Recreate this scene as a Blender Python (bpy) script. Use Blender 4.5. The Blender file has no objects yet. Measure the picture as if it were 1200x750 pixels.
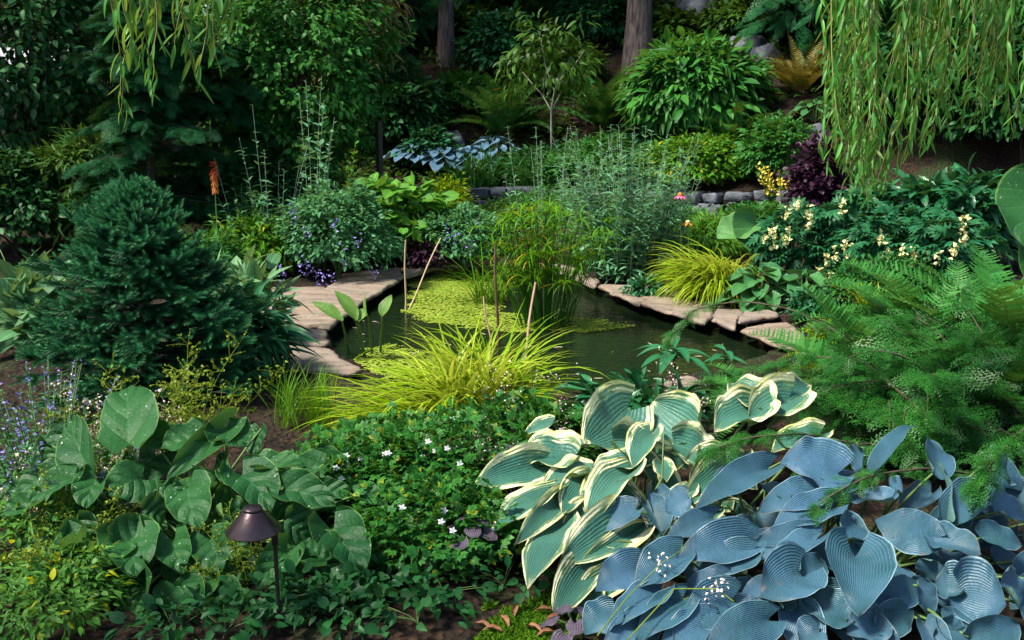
import bpy, math, random
import numpy as np

# ------------------------------------------------------------------ camera, sky, sun, exposure
SC = bpy.context.scene
COL = SC.collection
rng = np.random.default_rng(11)
random.seed(11)
CAM = np.array([0.0, 0.0, 1.9]); PITCH = math.radians(12.0); FPX = 1152.0
cam_data = bpy.data.cameras.new('camera')
cam_data.sensor_width = 36.0; cam_data.lens = 36.0 * FPX / 1200.0
cam_data.clip_start = 0.05; cam_data.clip_end = 600.0
cam = bpy.data.objects.new('camera', cam_data); COL.objects.link(cam)
cam.location = CAM; cam.rotation_euler = (math.pi / 2 - PITCH, 0, 0)
SC.camera = cam

SUN_EL, SUN_AZ = math.radians(57), math.radians(-112)      # azimuth from +Y towards +X
world = bpy.data.worlds.new('World'); SC.world = world; world.use_nodes = True
nt = world.node_tree; bg = nt.nodes['Background']
sky = nt.nodes.new('ShaderNodeTexSky'); sky.sky_type = 'NISHITA'; sky.sun_disc = False
sky.sun_elevation = SUN_EL; sky.sun_rotation = SUN_AZ
sky.dust_density = 2.0; sky.air_density = 1.0
nt.links.new(sky.outputs[0], bg.inputs[0]); bg.inputs[1].default_value = 0.105
sun = bpy.data.lights.new('sun', 'SUN'); sun.energy = 3.9; sun.angle = math.radians(11); sun.color = (1.0, 0.93, 0.80)
suno = bpy.data.objects.new('sun', sun); COL.objects.link(suno)
suno.rotation_euler = (math.pi / 2 - SUN_EL, 0, math.pi - SUN_AZ)
suno.location = (-6, 0, 12)
SC.view_settings.view_transform = 'Standard'; SC.view_settings.look = 'None'
SC.view_settings.exposure = 1.14; SC.view_settings.gamma = 1.0
SC.cycles.max_bounces = 6; SC.cycles.diffuse_bounces = 3; SC.cycles.glossy_bounces = 3
SC.cycles.transmission_bounces = 4; SC.cycles.caustics_reflective = False; SC.cycles.caustics_refractive = False

# ------------------------------------------------------------------ geometry of the view
_F = np.array([0, math.cos(PITCH), -math.sin(PITCH)]); _U = np.array([0, math.sin(PITCH), math.cos(PITCH)]); _R = np.array([1.0, 0, 0])
def P(px, py, D):
    d = _F + _R * (px - 600) / FPX + _U * (375 - py) / FPX
    return CAM + d * (D / d[1])
def plane(px, py, z):
    d = _F + _R * (px - 600) / FPX + _U * (375 - py) / FPX
    return CAM + d * ((z - CAM[2]) / d[2])
def sstep(a, b, x):
    t = np.clip((x - a) / (b - a), 0, 1); return t * t * (3 - 2 * t)
_wx = np.array([-9, -3.0, -1.2, 0.9, 2.2, 3.4, 4.6, 6.0, 9.0]); _wy = np.array([15.6, 15.4, 15.2, 15.1, 14.5, 13.6, 12.9, 12.4, 12.0])
def wall_y(x): return np.interp(x, _wx, _wy)
def poly_in(px, py, poly):
    inside = np.zeros(np.shape(px), bool); n = len(poly)
    for i in range(n):
        x0, y0 = poly[i]; x1, y1 = poly[(i + 1) % n]
        c = ((y0 > py) != (y1 > py)) & (px < (x1 - x0) * (py - y0) / (y1 - y0 + 1e-12) + x0)
        inside ^= c
    return inside
def poly_dist(px, py, poly):
    best = np.full(np.shape(px), 1e9); n = len(poly)
    for i in range(n):
        a = np.array(poly[i]); b = np.array(poly[(i + 1) % n]); ab = b - a
        t = np.clip(((px - a[0]) * ab[0] + (py - a[1]) * ab[1]) / (ab @ ab + 1e-12), 0, 1)
        best = np.minimum(best, np.hypot(px - a[0] - t * ab[0], py - a[1] - t * ab[1]))
    return best
WATER_Z = -0.10
_pond_px = [(560, 309), (520, 313), (490, 320), (464, 331), (440, 346), (418, 360), (400, 376), (384, 391), (386, 409), (402, 424), (428, 437), (470, 462), (560, 478),
            (660, 470), (720, 460), (775, 452), (850, 438), (915, 416), (932, 410), (866, 388), (800, 372), (752, 359), (722, 346), (700, 338), (668, 322), (620, 310)]
POND = [tuple(plane(x, y, WATER_Z)[:2]) for x, y in _pond_px]
def vnoise(x, y, s, seed=0):
    return (np.sin(x * s * 1.7 + seed) * np.cos(y * s * 1.3 + seed * 2.1) + np.sin(x * s * 3.1 - y * s * 2.3 + seed * .7) * .5 + np.cos(y * s * 4.7 + x * s * 3.9 + seed) * .3) / 1.8
def H(x, y):
    x = np.asarray(x, float); y = np.asarray(y, float)
    z = 0.03 * vnoise(x, y, .9) * sstep(1, 3, y)
    z = z + 0.28 * sstep(1.9, 4.2, x) * sstep(3.5, 7.5, y)
    wy = wall_y(x)
    z = z + 0.34 * sstep(11.2, 14.6, y)
    beh = np.maximum(y - wy - 0.12, 0)
    z = z + 0.33 * (y > wy + 0.1) * (x > -3.6) + beh * (0.05 + 0.38 * sstep(-7.5, -2.2, x)) * sstep(0, 2.5, beh) + 0.10 * vnoise(x, y, .6, 3) * sstep(0, 2, beh)
    return z
def HS(x, y): return float(H(np.array([x]), np.array([y]))[0])
def gp(px, D, py=300):
    q = P(px, py, D); return np.array([q[0], D, HS(q[0], D)])

# ------------------------------------------------------------------ mesh builder
class T:      # leaf-like template
    def __init__(s, V, F, UV): s.V = np.asarray(V, float); s.F = np.asarray(F, int); s.UV = np.asarray(UV, float)
def norm(a): a = np.asarray(a, float); return a / (np.linalg.norm(a, axis=-1, keepdims=True) + 1e-12)
def frames(d, up):
    y = norm(d); up = np.broadcast_to(up, y.shape); z = up - (up * y).sum(-1, keepdims=True) * y; z = norm(z + 1e-9); x = np.cross(y, z)
    return np.stack([x, y, z], -1)
class MB:
    def __init__(s): s.v = []; s.f = []; s.uv = []; s.n = 0
    def raw(s, V, F, UV=None):
        V = np.asarray(V, float).reshape(-1, 3); F = np.asarray(F, int)
        if F.shape[1] == 3: F = np.concatenate([F, F[:, 2:3]], 1); 
        if UV is None: UV = np.zeros((len(V), 2))
        s.v.append(V); s.f.append(F + s.n); s.uv.append(np.asarray(UV, float).reshape(-1, 2)); s.n += len(V)
    def add(s, t, pos, R, sc):
        pos = np.atleast_2d(pos); N = len(pos)
        if N == 0: return
        sc = np.asarray(sc, float)
        if sc.ndim == 0: sc = np.full((N, 3), float(sc))
        elif sc.ndim == 1: sc = np.repeat(sc[:, None], 3, 1)
        V = np.einsum('nij,nkj->nki', R, t.V[None] * sc[:, None, :]) + pos[:, None, :]
        n = len(t.V)
        F = (t.F[None] + (np.arange(N) * n)[:, None, None]).reshape(-1, t.F.shape[1])
        s.raw(V.reshape(-1, 3), F, np.tile(t.UV, (N, 1)))
    def addm(s, ts, pos, R, sc):
        k = rng.integers(0, len(ts), len(pos)); sc = np.broadcast_to(np.asarray(sc, float), (len(pos),) + np.shape(sc)[1:]) if np.ndim(sc) else np.full(len(pos), float(sc))
        for i, t in enumerate(ts):
            m = k == i
            if m.any(): s.add(t, pos[m], R[m], sc[m])
    def tube(s, pts, rad, sides=5, caps=False):
        pts = np.asarray(pts, float); K = len(pts); rad = np.broadcast_to(np.asarray(rad, float), (K,))
        tg = norm(np.gradient(pts, axis=0)); ref = np.array([0, 0, 1.0]) if abs(tg[0][2]) < .9 else np.array([1.0, 0, 0])
        x = norm(np.cross(tg, ref)); y = np.cross(tg, x)
        a = np.linspace(0, 2 * np.pi, sides, endpoint=False)
        V = pts[:, None] + rad[:, None, None] * (np.cos(a)[None, :, None] * x[:, None] + np.sin(a)[None, :, None] * y[:, None])
        i = np.arange(K - 1)[:, None] * sides; j = np.arange(sides)[None]; j2 = (j + 1) % sides
        F = np.stack([i + j, i + j2, i + sides + j2, i + sides + j], -1).reshape(-1, 4)
        uv = np.stack(np.broadcast_arrays(np.arange(sides)[None] / sides, np.linspace(0, 1, K)[:, None]), -1)
        s.raw(V.reshape(-1, 3), F, uv.reshape(-1, 2))
        if caps:
            for e, o in ((0, 0), (K - 1, (K - 1) * sides)):
                c = pts[e]; ring = V[e]
                s.raw(np.vstack([ring, c[None]]), [[q, (q + 1) % sides, sides] for q in range(sides)])
    def tubes(s, A, W, r0, r1, sides=3):       # many thin stems: A (N,K,3) paths
        A = np.asarray(A, float); N, K, _ = A.shape
        tg = norm(np.gradient(A, axis=1)); ref = np.array([.31, .17, .93]) * 0 + np.array([0.94, 0.3, 0.13])
        x = norm(np.cross(tg, ref)); y = np.cross(tg, x)
        rr = (np.asarray(r0).reshape(-1, 1) * (1 - np.linspace(0, 1, K)) + np.asarray(r1).reshape(-1, 1) * np.linspace(0, 1, K))
        rr = np.broadcast_to(rr, (N, K)); a = np.linspace(0, 2 * np.pi, sides, endpoint=False)
        V = A[:, :, None] + rr[:, :, None, None] * (np.cos(a)[None, None, :, None] * x[:, :, None] + np.sin(a)[None, None, :, None] * y[:, :, None])
        base = (np.arange(N) * K * sides)[:, None, None]; i = np.arange(K - 1)[None, :, None] * sides; j = np.arange(sides)[None, None]; j2 = (j + 1) % sides
        F = np.stack([base + i + j, base + i + j2, base + i + sides + j2, base + i + sides + j], -1).reshape(-1, 4)
        s.raw(V.reshape(-1, 3), F)
def root_off(o):
    v = np.zeros(3)
    while o is not None: v += np.array(o.location); o = o.parent
    return v
def part(mb, name, mat, parent=None, smooth=True, loc=None, label=None):
    V = np.concatenate(mb.v); F = np.concatenate(mb.f); UV = np.concatenate(mb.uv)
    org = root_off(parent) if parent is not None else (np.zeros(3) if loc is None else np.asarray(loc, float))
    me = bpy.data.meshes.new(name)
    me.vertices.add(len(V)); me.vertices.foreach_set('co', (V - org).astype(np.float32).ravel())
    tri = F[:, 2] == F[:, 3]
    tot = np.where(tri, 3, 4); keep = np.ones(F.shape, bool); keep[tri, 3] = False
    li = F[keep]; st = np.concatenate([[0], np.cumsum(tot)[:-1]])
    me.loops.add(len(li)); me.loops.foreach_set('vertex_index', li.astype(np.int32))
    me.polygons.add(len(F)); me.polygons.foreach_set('loop_start', st.astype(np.int32)); me.polygons.foreach_set('loop_total', tot.astype(np.int32))
    uvl = me.uv_layers.new(name='UVMap'); uvl.data.foreach_set('uv', UV[li].astype(np.float32).ravel())
    me.polygons.foreach_set('use_smooth', np.full(len(F), smooth))
    me.update(calc_edges=True)
    me.materials.append(mat)
    o = bpy.data.objects.new(name, me); COL.objects.link(o)
    if parent is not None: o.parent = parent
    else: o.location = org
    if label: o['label'] = label
    return o
def tag(o, label, cat, group=None):
    o['label'] = label; o['category'] = cat
    if group: o['group'] = group
    return o
def thing(name, label, cat, loc, group=None):
    o = bpy.data.objects.new(name, None); COL.objects.link(o); o.location = [float(c) for c in loc]; o.empty_display_size = .1
    return tag(o, label, cat, group)
def copy_tree(root, loc, rotz, s=1.0, label=None, group=None):
    r = root.copy(); COL.objects.link(r); r.location = [float(c) for c in loc]; r.rotation_euler = (0, 0, rotz); r.scale = (s, s, s)
    if label: r['label'] = label
    if group: r['group'] = group
    for ch in list(root.children):
        c = ch.copy(); COL.objects.link(c); c.parent = r
        for g in list(ch.children):
            d = g.copy(); COL.objects.link(d); d.parent = c
    return r
def structure(o): o['kind'] = 'structure'; return o
def stuff(o, label=None, cat=None):
    o['kind'] = 'stuff'
    if label: tag(o, label, cat)
    return o

# ------------------------------------------------------------------ materials
def newmat(name):
    m = bpy.data.materials.new(name); m.use_nodes = True; nt = m.node_tree; nt.nodes.clear()
    out = nt.nodes.new('ShaderNodeOutputMaterial'); return m, nt, out
class N:       # tiny node helper
    def __init__(s, nt): s.nt = nt
    def n(s, t, **k):
        nd = s.nt.nodes.new(t)
        for a, b in k.items(): setattr(nd, a, b)
        return nd
    def l(s, a, b): s.nt.links.new(a, b)
    def put(s, sock, v):
        if isinstance(v, bpy.types.NodeSocket): s.l(v, sock)
        elif isinstance(v, (tuple, list)) and len(v) == 3 and sock.type == 'RGBA': sock.default_value = (*v, 1)
        else: sock.default_value = v
    def math(s, op, a, b=0.0, c=0.0, clamp=False):
        nd = s.n('ShaderNodeMath', operation=op); nd.use_clamp = clamp
        for i, v in enumerate((a, b, c)): s.put(nd.inputs[i], v)
        return nd.outputs[0]
    def mix(s, f, a, b, mode='MIX'):
        nd = s.n('ShaderNodeMix', data_type='RGBA'); nd.blend_type = mode
        s.put(nd.inputs[0], f); s.put(nd.inputs[6], a); s.put(nd.inputs[7], b); return nd.outputs[2]
    def noise(s, vec, scale, detail=3.0, rough=.55):
        nd = s.n('ShaderNodeTexNoise'); nd.inputs['Scale'].default_value = scale; nd.inputs['Detail'].default_value = detail; nd.inputs['Roughness'].default_value = rough
        if vec is not None: s.l(vec, nd.inputs['Vector'])
        return nd.outputs['Fac']
    def ramp(s, f, a, b):
        nd = s.n('ShaderNodeMapRange'); nd.clamp = True; s.put(nd.inputs[0], f); nd.inputs[1].default_value = a; nd.inputs[2].default_value = b; return nd.outputs[0]
    def geo(s): return s.n('ShaderNodeNewGeometry')
    def bump(s, h, strength, dist):
        nd = s.n('ShaderNodeBump'); nd.inputs['Strength'].default_value = strength; nd.inputs['Distance'].default_value = dist; s.l(h, nd.inputs['Height']); return nd.outputs[0]
    def obj(s): return s.n('ShaderNodeTexCoord').outputs['Object']
def leaf_mat(name, c1, c2, rough=.5, trans=.28, var=.5, patch=1.6, spec=.22, c3=None, tcol=None, kind=None, tip=None):
    """c1-c2: young and old leaf colours mixed leaf by leaf and over patches; c3: a few odd (yellowed) leaves."""
    m, nt, out = newmat(name); g = N(nt)
    geo = g.geo(); rnd = geo.outputs['Random Per Island']
    n1 = g.noise(g.obj(), patch, 2.0)
    f = g.math('ADD', g.math('MULTIPLY', rnd, .6), g.math('MULTIPLY', g.ramp(n1, .3, .7), .4))
    col = g.mix(f, c1, c2)
    r2 = g.math('FRACT', g.math('MULTIPLY', rnd, 37.31))
    val = g.math('ADD', g.math('MULTIPLY', r2, var), 1.0 - var * .5)
    if c3 is not None:
        r3 = g.math('GREATER_THAN', g.math('FRACT', g.math('MULTIPLY', rnd, 91.7)), .955); col = g.mix(r3, col, c3)
    uvn = g.n('ShaderNodeUVMap'); sep = g.n('ShaderNodeSeparateXYZ'); g.l(uvn.outputs[0], sep.inputs[0]); u, v = sep.outputs[0], sep.outputs[1]
    if tip is not None: col = g.mix(g.ramp(v, .35, 1.0), col, tip)
    au = g.math('ABSOLUTE', g.math('MULTIPLY_ADD', u, 2.0, -1.0))
    normal = None
    if kind == 'rib':      # pale midrib, for mid-distance broad leaves
        rib = g.ramp(au, .10, .0); col = g.mix(g.math('MULTIPLY', rib, .45), col, [min(1, x * 2.2 + .02) for x in c2])
        h = g.math('SINE', g.math('MULTIPLY', g.math('SUBTRACT', g.math('MULTIPLY', v, 1.0), g.math('MULTIPLY', au, .35)), 42.0))
        normal = g.bump(h, .35, .004)
    if kind == 'stripe':   # golden grass: green line beside gold
        st = g.ramp(g.noise(uvn.outputs[0], 3.0), .42, .6)
        gr = g.math('MULTIPLY', g.math('GREATER_THAN', u, .62), .75); col = g.mix(gr, col, (.09, .2, .02))
    vn = g.n('ShaderNodeHueSaturation'); vn.inputs['Hue'].default_value = .5; vn.inputs['Saturation'].default_value = 1.18; g.l(val, vn.inputs['Value']); g.l(col, vn.inputs['Color']); col = vn.outputs[0]
    p = g.n('ShaderNodeBsdfPrincipled'); g.l(col, p.inputs['Base Color']); p.inputs['Roughness'].default_value = rough; p.inputs['Specular IOR Level'].default_value = spec
    if normal: g.l(normal, p.inputs['Normal'])
    if trans > 0:
        t = g.n('ShaderNodeBsdfTranslucent'); tc = g.mix(.55, col, tcol or (min(1, c2[0] * 1.9 + .02), min(1, c2[1] * 1.5), c2[2] * .5)); g.l(tc, t.inputs[0])
        mx = g.n('ShaderNodeMixShader'); mx.inputs[0].default_value = trans; g.l(p.outputs[0], mx.inputs[1]); g.l(t.outputs[0], mx.inputs[2]); g.l(mx.outputs[0], out.inputs[0])
    else: g.l(p.outputs[0], out.inputs[0])
    return m
def plain_mat(name, c1, c2, rough=.7, scale=8, bump=0, bscale=30, metal=0, spec=.4, stretch=None, detail=4):
    m, nt, out = newmat(name); g = N(nt); v = g.obj()
    if stretch:
        mp = g.n('ShaderNodeMapping'); mp.inputs['Scale'].default_value = stretch; g.l(v, mp.inputs[0]); v = mp.outputs[0]
    col = g.mix(g.ramp(g.noise(v, scale, detail), .32, .68), c1, c2)
    p = g.n('ShaderNodeBsdfPrincipled'); g.l(col, p.inputs['Base Color']); p.inputs['Roughness'].default_value = rough; p.inputs['Metallic'].default_value = metal; p.inputs['Specular IOR Level'].default_value = spec
    if bump: g.l(g.bump(g.noise(v, bscale, 5), .9, bump), p.inputs['Normal'])
    g.l(p.outputs[0], out.inputs[0]); return m
def hosta_mat(name, inner, inner2, margin=None, edge=(.5, .6, .6), ribs=10, trans=.12, rough=.42, back=None):
    """Broad leaf with parallel ribs along the blade, puckered, with an optional cream margin of uneven width."""
    m, nt, out = newmat(name); g = N(nt)
    uvn = g.n('ShaderNodeUVMap'); sep = g.n('ShaderNodeSeparateXYZ'); g.l(uvn.outputs[0], sep.inputs[0]); u, v = sep.outputs[0], sep.outputs[1]
    oi = g.n('ShaderNodeObjectInfo').outputs['Random']
    su = g.math('MULTIPLY_ADD', u, 2.0, -1.0); au = g.math('ABSOLUTE', su)
    off = g.n('ShaderNodeCombineXYZ'); g.l(g.math('MULTIPLY', u, 9.0), off.inputs[0]); g.l(g.math('MULTIPLY', v, 1.6), off.inputs[1]); g.l(g.math('MULTIPLY', oi, 50.0), off.inputs[2])
    streak = g.noise(off.outputs[0], 1.6, 3.0, .6)
    ov = g.noise(g.obj(), 9.0, 3.0)
    col = g.mix(g.math('ADD', g.math('MULTIPLY', oi, .5), g.math('MULTIPLY', g.ramp(ov, .3, .7), .5)), inner, inner2)
    wob = g.math('MULTIPLY_ADD', g.noise(g.obj(), 11.0, 2.0), .09, -.045); rib = g.math('SINE', g.math('MULTIPLY', g.math('ADD', g.math('POWER', au, .9), wob), ribs * math.pi * 2))
    col = g.mix(g.math('MULTIPLY', g.ramp(g.noise(g.obj(), 3.5, 3.0), .42, .68), .4), col, [c * .62 + .006 for c in inner]); col = g.mix(g.math('MULTIPLY', g.ramp(rib, .4, 1.0), .38), col, [min(1, c * 1.22 + .01) for c in inner2])
    col = g.mix(g.math('MULTIPLY', g.ramp(rib, -.6, -1.0), .22), col, [c * .6 for c in inner])
    if margin is not None:
        a2 = g.math('MAXIMUM', au, g.math('MULTIPLY_ADD', v, 1.9, -1.08))
        th = g.math('ADD', g.math('MULTIPLY', streak, 1.15), .20)
        mk = g.ramp(g.math('SUBTRACT', a2, th), -.015, .03)
        mk2 = g.ramp(g.math('SUBTRACT', a2, g.math('SUBTRACT', th, .13)), -.01, .03)
        col = g.mix(g.math('MULTIPLY', mk2, .35), col, (.33, .42, .13)); col = g.mix(mk, col, g.mix(g.ramp(streak, .45, .6), margin, [margin[0] * .82, margin[1] * .86, margin[2] * .45]))
    else:
        col = g.mix(g.ramp(au, .955, .985), col, edge)
        sp = g.ramp(g.noise(g.obj(), 60, 2, .7), .66, .74); col = g.mix(g.math('MULTIPLY', sp, .4), col, [c * .45 for c in inner])
    cell = g.noise(g.obj(), 75, 2.0)
    h = g.math('ADD', g.math('MULTIPLY', rib, .38), g.math('MULTIPLY', cell, 1.0)); h = g.math('ADD', h, g.math('MULTIPLY', g.noise(g.obj(), 24, 2.0), 2.2))
    wear = g.math('MULTIPLY', g.ramp(g.noise(g.obj(), 23, 3.0, .65), .66, .70), g.ramp(g.noise(g.obj(), 5.0, 1.0), .50, .58)); col = g.mix(g.math('MULTIPLY', wear, .75), col, (.16, .09, .04))
    brow = g.math('MULTIPLY', g.ramp(g.math('ADD', au, g.math('MULTIPLY', v, .25)), 1.10, 1.2), g.math('GREATER_THAN', g.math('FRACT', g.math('MULTIPLY', oi, 17.3)), .72)); col = g.mix(g.math('MULTIPLY', brow, .7), col, (.24, .15, .06))
    if back is not None: col = g.mix(g.geo().outputs['Backfacing'], col, back)
    p = g.n('ShaderNodeBsdfPrincipled'); g.l(col, p.inputs['Base Color']); p.inputs['Roughness'].default_value = rough; p.inputs['Specular IOR Level'].default_value = .35
    g.l(g.bump(h, .6, .004), p.inputs['Normal'])
    t = g.n('ShaderNodeBsdfTranslucent'); g.l(g.mix(.5, col, (.3, .42, .08)), t.inputs[0])
    mx = g.n('ShaderNodeMixShader'); mx.inputs[0].default_value = trans; g.l(p.outputs[0], mx.inputs[1]); g.l(t.outputs[0], mx.inputs[2]); g.l(mx.outputs[0], out.inputs[0])
    return m
def broad_mat(name, c1, c2, edge, specks=(.6, .7, .62), trans=.24, rough=.5, back=(.085, .18, .045), spec=.3):
    """Large leaf with branching side veins, a pale rim and scattered pale flecks."""
    m, nt, out = newmat(name); g = N(nt)
    uvn = g.n('ShaderNodeUVMap'); sep = g.n('ShaderNodeSeparateXYZ'); g.l(uvn.outputs[0], sep.inputs[0]); u, v = sep.outputs[0], sep.outputs[1]
    au = g.math('ABSOLUTE', g.math('MULTIPLY_ADD', u, 2.0, -1.0)); oi = g.n('ShaderNodeObjectInfo').outputs['Random']
    col = g.mix(g.math('ADD', g.math('MULTIPLY', oi, .6), g.math('MULTIPLY', g.ramp(g.noise(g.obj(), 7), .3, .7), .4)), c1, c2)
    dv = g.math('PINGPONG', g.math('MULTIPLY', g.math('SUBTRACT', v, g.math('MULTIPLY', au, .42)), 7.0), 1.0)
    vein = g.math('MAXIMUM', g.ramp(dv, .10, .0), g.ramp(au, .05, .0))
    col = g.mix(g.math('MULTIPLY', vein, .30), col, [c * 1.7 + .02 for c in c2])
    fl = g.math('MULTIPLY', g.ramp(g.noise(g.obj(), 85, 1.0), .70, .745), g.ramp(g.noise(g.obj(), 14, 1.0), .48, .6))
    col = g.mix(g.math('MULTIPLY', fl, .8), col, specks)
    col = g.mix(g.math('MULTIPLY', g.ramp(au, .95, .99), .8), col, edge)
    col = g.mix(g.geo().outputs['Backfacing'], col, back)
    h = g.math('ADD', g.math('MULTIPLY', g.math('SQRT', dv), .9), g.math('MULTIPLY', g.noise(g.obj(), 60, 3), .5))
    p = g.n('ShaderNodeBsdfPrincipled'); g.l(col, p.inputs['Base Color']); p.inputs['Roughness'].default_value = rough; p.inputs['Specular IOR Level'].default_value = .24
    g.l(g.bump(h, 1.0, .010), p.inputs['Normal'])
    t = g.n('ShaderNodeBsdfTranslucent'); g.l(g.mix(.5, col, (.16, .34, .04)), t.inputs[0])
    mx = g.n('ShaderNodeMixShader'); mx.inputs[0].default_value = trans; g.l(p.outputs[0], mx.inputs[1]); g.l(t.outputs[0], mx.inputs[2]); g.l(mx.outputs[0], out.inputs[0])
    return m

# ------------------------------------------------------------------ leaf templates (length 1 along +Y, upper side +Z)
def leaf_t(W=.5, nl=3, nw=2, a=.55, b=.85, fold=.15, droop=.25, wave=0.0, serr=0.0, y0=0.0, lobe=0.0):
    t = np.linspace(0, 1, nl + 1); u = np.linspace(-1, 1, nw + 1)
    w = (t + .02) ** a * (1.02 - t) ** b; w /= w.max(); w[-1] = .02
    if y0 > 0: w[0] = max(w[0], y0)
    if serr: w = w * (1 + serr * np.where(np.arange(nl + 1) % 2, 1, -1)); w[-1] = .02
    tt, uu = np.meshgrid(t, u, indexing='ij'); ww = np.repeat(w[:, None], nw + 1, 1)
    X = uu * ww * W / 2; Y = tt - lobe * np.abs(uu) * (1 - tt) ** 4; Z = -droop * tt ** 2 + fold * np.abs(uu) * ww * W + wave * np.sin(tt * 9 + uu * 2) * np.abs(uu)
    F = [[i * (nw + 1) + j, i * (nw + 1) + j + 1, (i + 1) * (nw + 1) + j + 1, (i + 1) * (nw + 1) + j] for i in range(nl) for j in range(nw)]
    return T(np.stack([X, Y, Z], -1).reshape(-1, 3), F, np.stack([uu * .5 + .5, tt], -1).reshape(-1, 2))
def merge_t(items):     # items: (T, pos, dir, up, scale)
    V, F, UV, n = [], [], [], 0
    for t, pos, d, up, s in items:
        R = frames(np.array([d], float), np.array(up, float))[0]; V.append((t.V * s) @ R.T + np.array(pos)); F.append(t.F + n); UV.append(t.UV); n += len(t.V)
    return T(np.concatenate(V), np.concatenate(F), np.concatenate(UV))
OVATE = [leaf_t(.55, 3, 2, .5, .8, f, d) for f, d in ((.1, .1), (.25, .3), (.05, .45))]
ROUND = [leaf_t(.85, 4, 2, .42, .5, f, d, lobe=.12, y0=.5) for f, d in ((.08, .15), (.2, .3))]
LANCE = [leaf_t(.22, 4, 2, .55, .9, f, d) for f, d in ((.2, .15), (.1, .5), (.3, .8))]
THIN = [leaf_t(.11, 3, 1, .4, .9, 0, d) for d in (.1, .4, .7)]
ELLIP = [leaf_t(.40, 4, 2, .6, .75, f, d) for f, d in ((.2, .2), (.1, .55))]
NEED = leaf_t(.10, 1, 1, .3, .5, 0, 0, y0=.9)
def lobed_t():      # small palmate leaf of five toothed lobes
    l = leaf_t(.62, 3, 2, .7, .5, .1, .1, serr=.22); it = []
    for a, s in ((0, .62), (48, .58), (-48, .58), (100, .46), (-100, .46)):
        r = math.radians(a); it.append((l, (0, .35, 0), (math.sin(r), math.cos(r), -.08), (0, 0, 1), s))
    return merge_t(it)
def palm_t(n=7, spread=70, W=.24, droop=.3):
    l = leaf_t(W, 3, 2, .7, .8, .15, droop); it = []
    for a in np.linspace(-spread, spread, n):
        r = math.radians(a); it.append((l, (0, 0, 0), (math.sin(r), math.cos(r), 0), (0, 0, 1), .75 + .25 * math.cos(r)))
    return merge_t(it)
LOBED = [lobed_t()]; PALM = [palm_t(), palm_t(5, 60, .3, .45)]; COMPOUND = []
def pinnate_t(n=4, W=.42, drop=.12, L=.42):
    l = leaf_t(W, 2, 2, .5, .8, .15, .2); it = [(l, (0, .62, -drop * .5), (0, 1, -.3), (0, 0, 1), L)]
    for i in range(n):
        y = .12 + .5 * i / n
        for s in (-1, 1): it.append((l, (0, y, -drop * y), (s, .55, -.15), (0, 0, 1), L * (.8 + .2 * math.sin(3 * y))))
    return merge_t(it)
COMPOUND = [pinnate_t(), pinnate_t(3, .5, .3)]
def spray_t(n=9, L=.36, needle=.10, dn=.12, sp=.055, nw=.34, bend=.0):
    """Flat conifer spray: a midrib with side twigs, all set with short needles."""
    it = []; nl = leaf_t(nw, 1, 1, .3, .6, 0, 0, y0=.8)
    def twig(o, d, ln, up):
        d = np.array(d) / np.linalg.norm(d); k = max(2, int(ln / sp)); side = np.cross(d, up)
        for i in range(k):
            q = np.array(o) + d * ln * (i + .5) / k
            for s in (-1, 1): it.append((nl, q, d * .6 + side * s * .9, up, needle * (1.05 - .4 * i / k)))
    up = np.array([0, 0, 1.0]); twig((0, .1, 0), (0, 1, -.1), .9, up)
    for i in range(n):
        y = .08 + .8 * i / n; ln = L * (1.0 - .75 * (i / n)) * (.85 + .3 * ((i * 7) % 5) / 5)
        for s in (-1, 1): twig((0, y, -.1 * y), (s * .85, .62, -dn), ln, up)
    t = merge_t(it); j = np.random.default_rng(n * 10 + int(L * 100)); y = t.V[:, 1]; t.V = t.V + np.stack([.10 * np.sin(y * 3) * y, 0 * y, -bend * y * y - .25 * bend * np.abs(t.V[:, 0])], -1); t.V[:] += np.repeat(j.normal(size=(len(y) // 4, 3)) * .012, 4, 0); return t
SPRAY = [spray_t(), spray_t(7, .42, .11, .25)]
def shoot_t(n=60, L=1.0, r=.25):
    """Spruce shoot: needles all round and forward along a twig."""
    it = []; ga = 2.39996
    nd = leaf_t(.24, 1, 1, .2, .5, 0, 0, y0=.9)
    for i in range(n):
        y = .02 + .93 * i / n; a = i * ga; d = (math.cos(a), .7 + 1.2 * (i / n) ** 2, math.sin(a))
        it.append((nd, (0, y, 0), d, (0, 1, .001), r * (1.1 - .45 * i / n)))
    t = merge_t(it); t.UV[:, 1] = np.clip(t.V[:, 1], 0, 1) ** 1.5; return t
SHOOT = [shoot_t(), shoot_t(50, 1, .28)]
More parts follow.
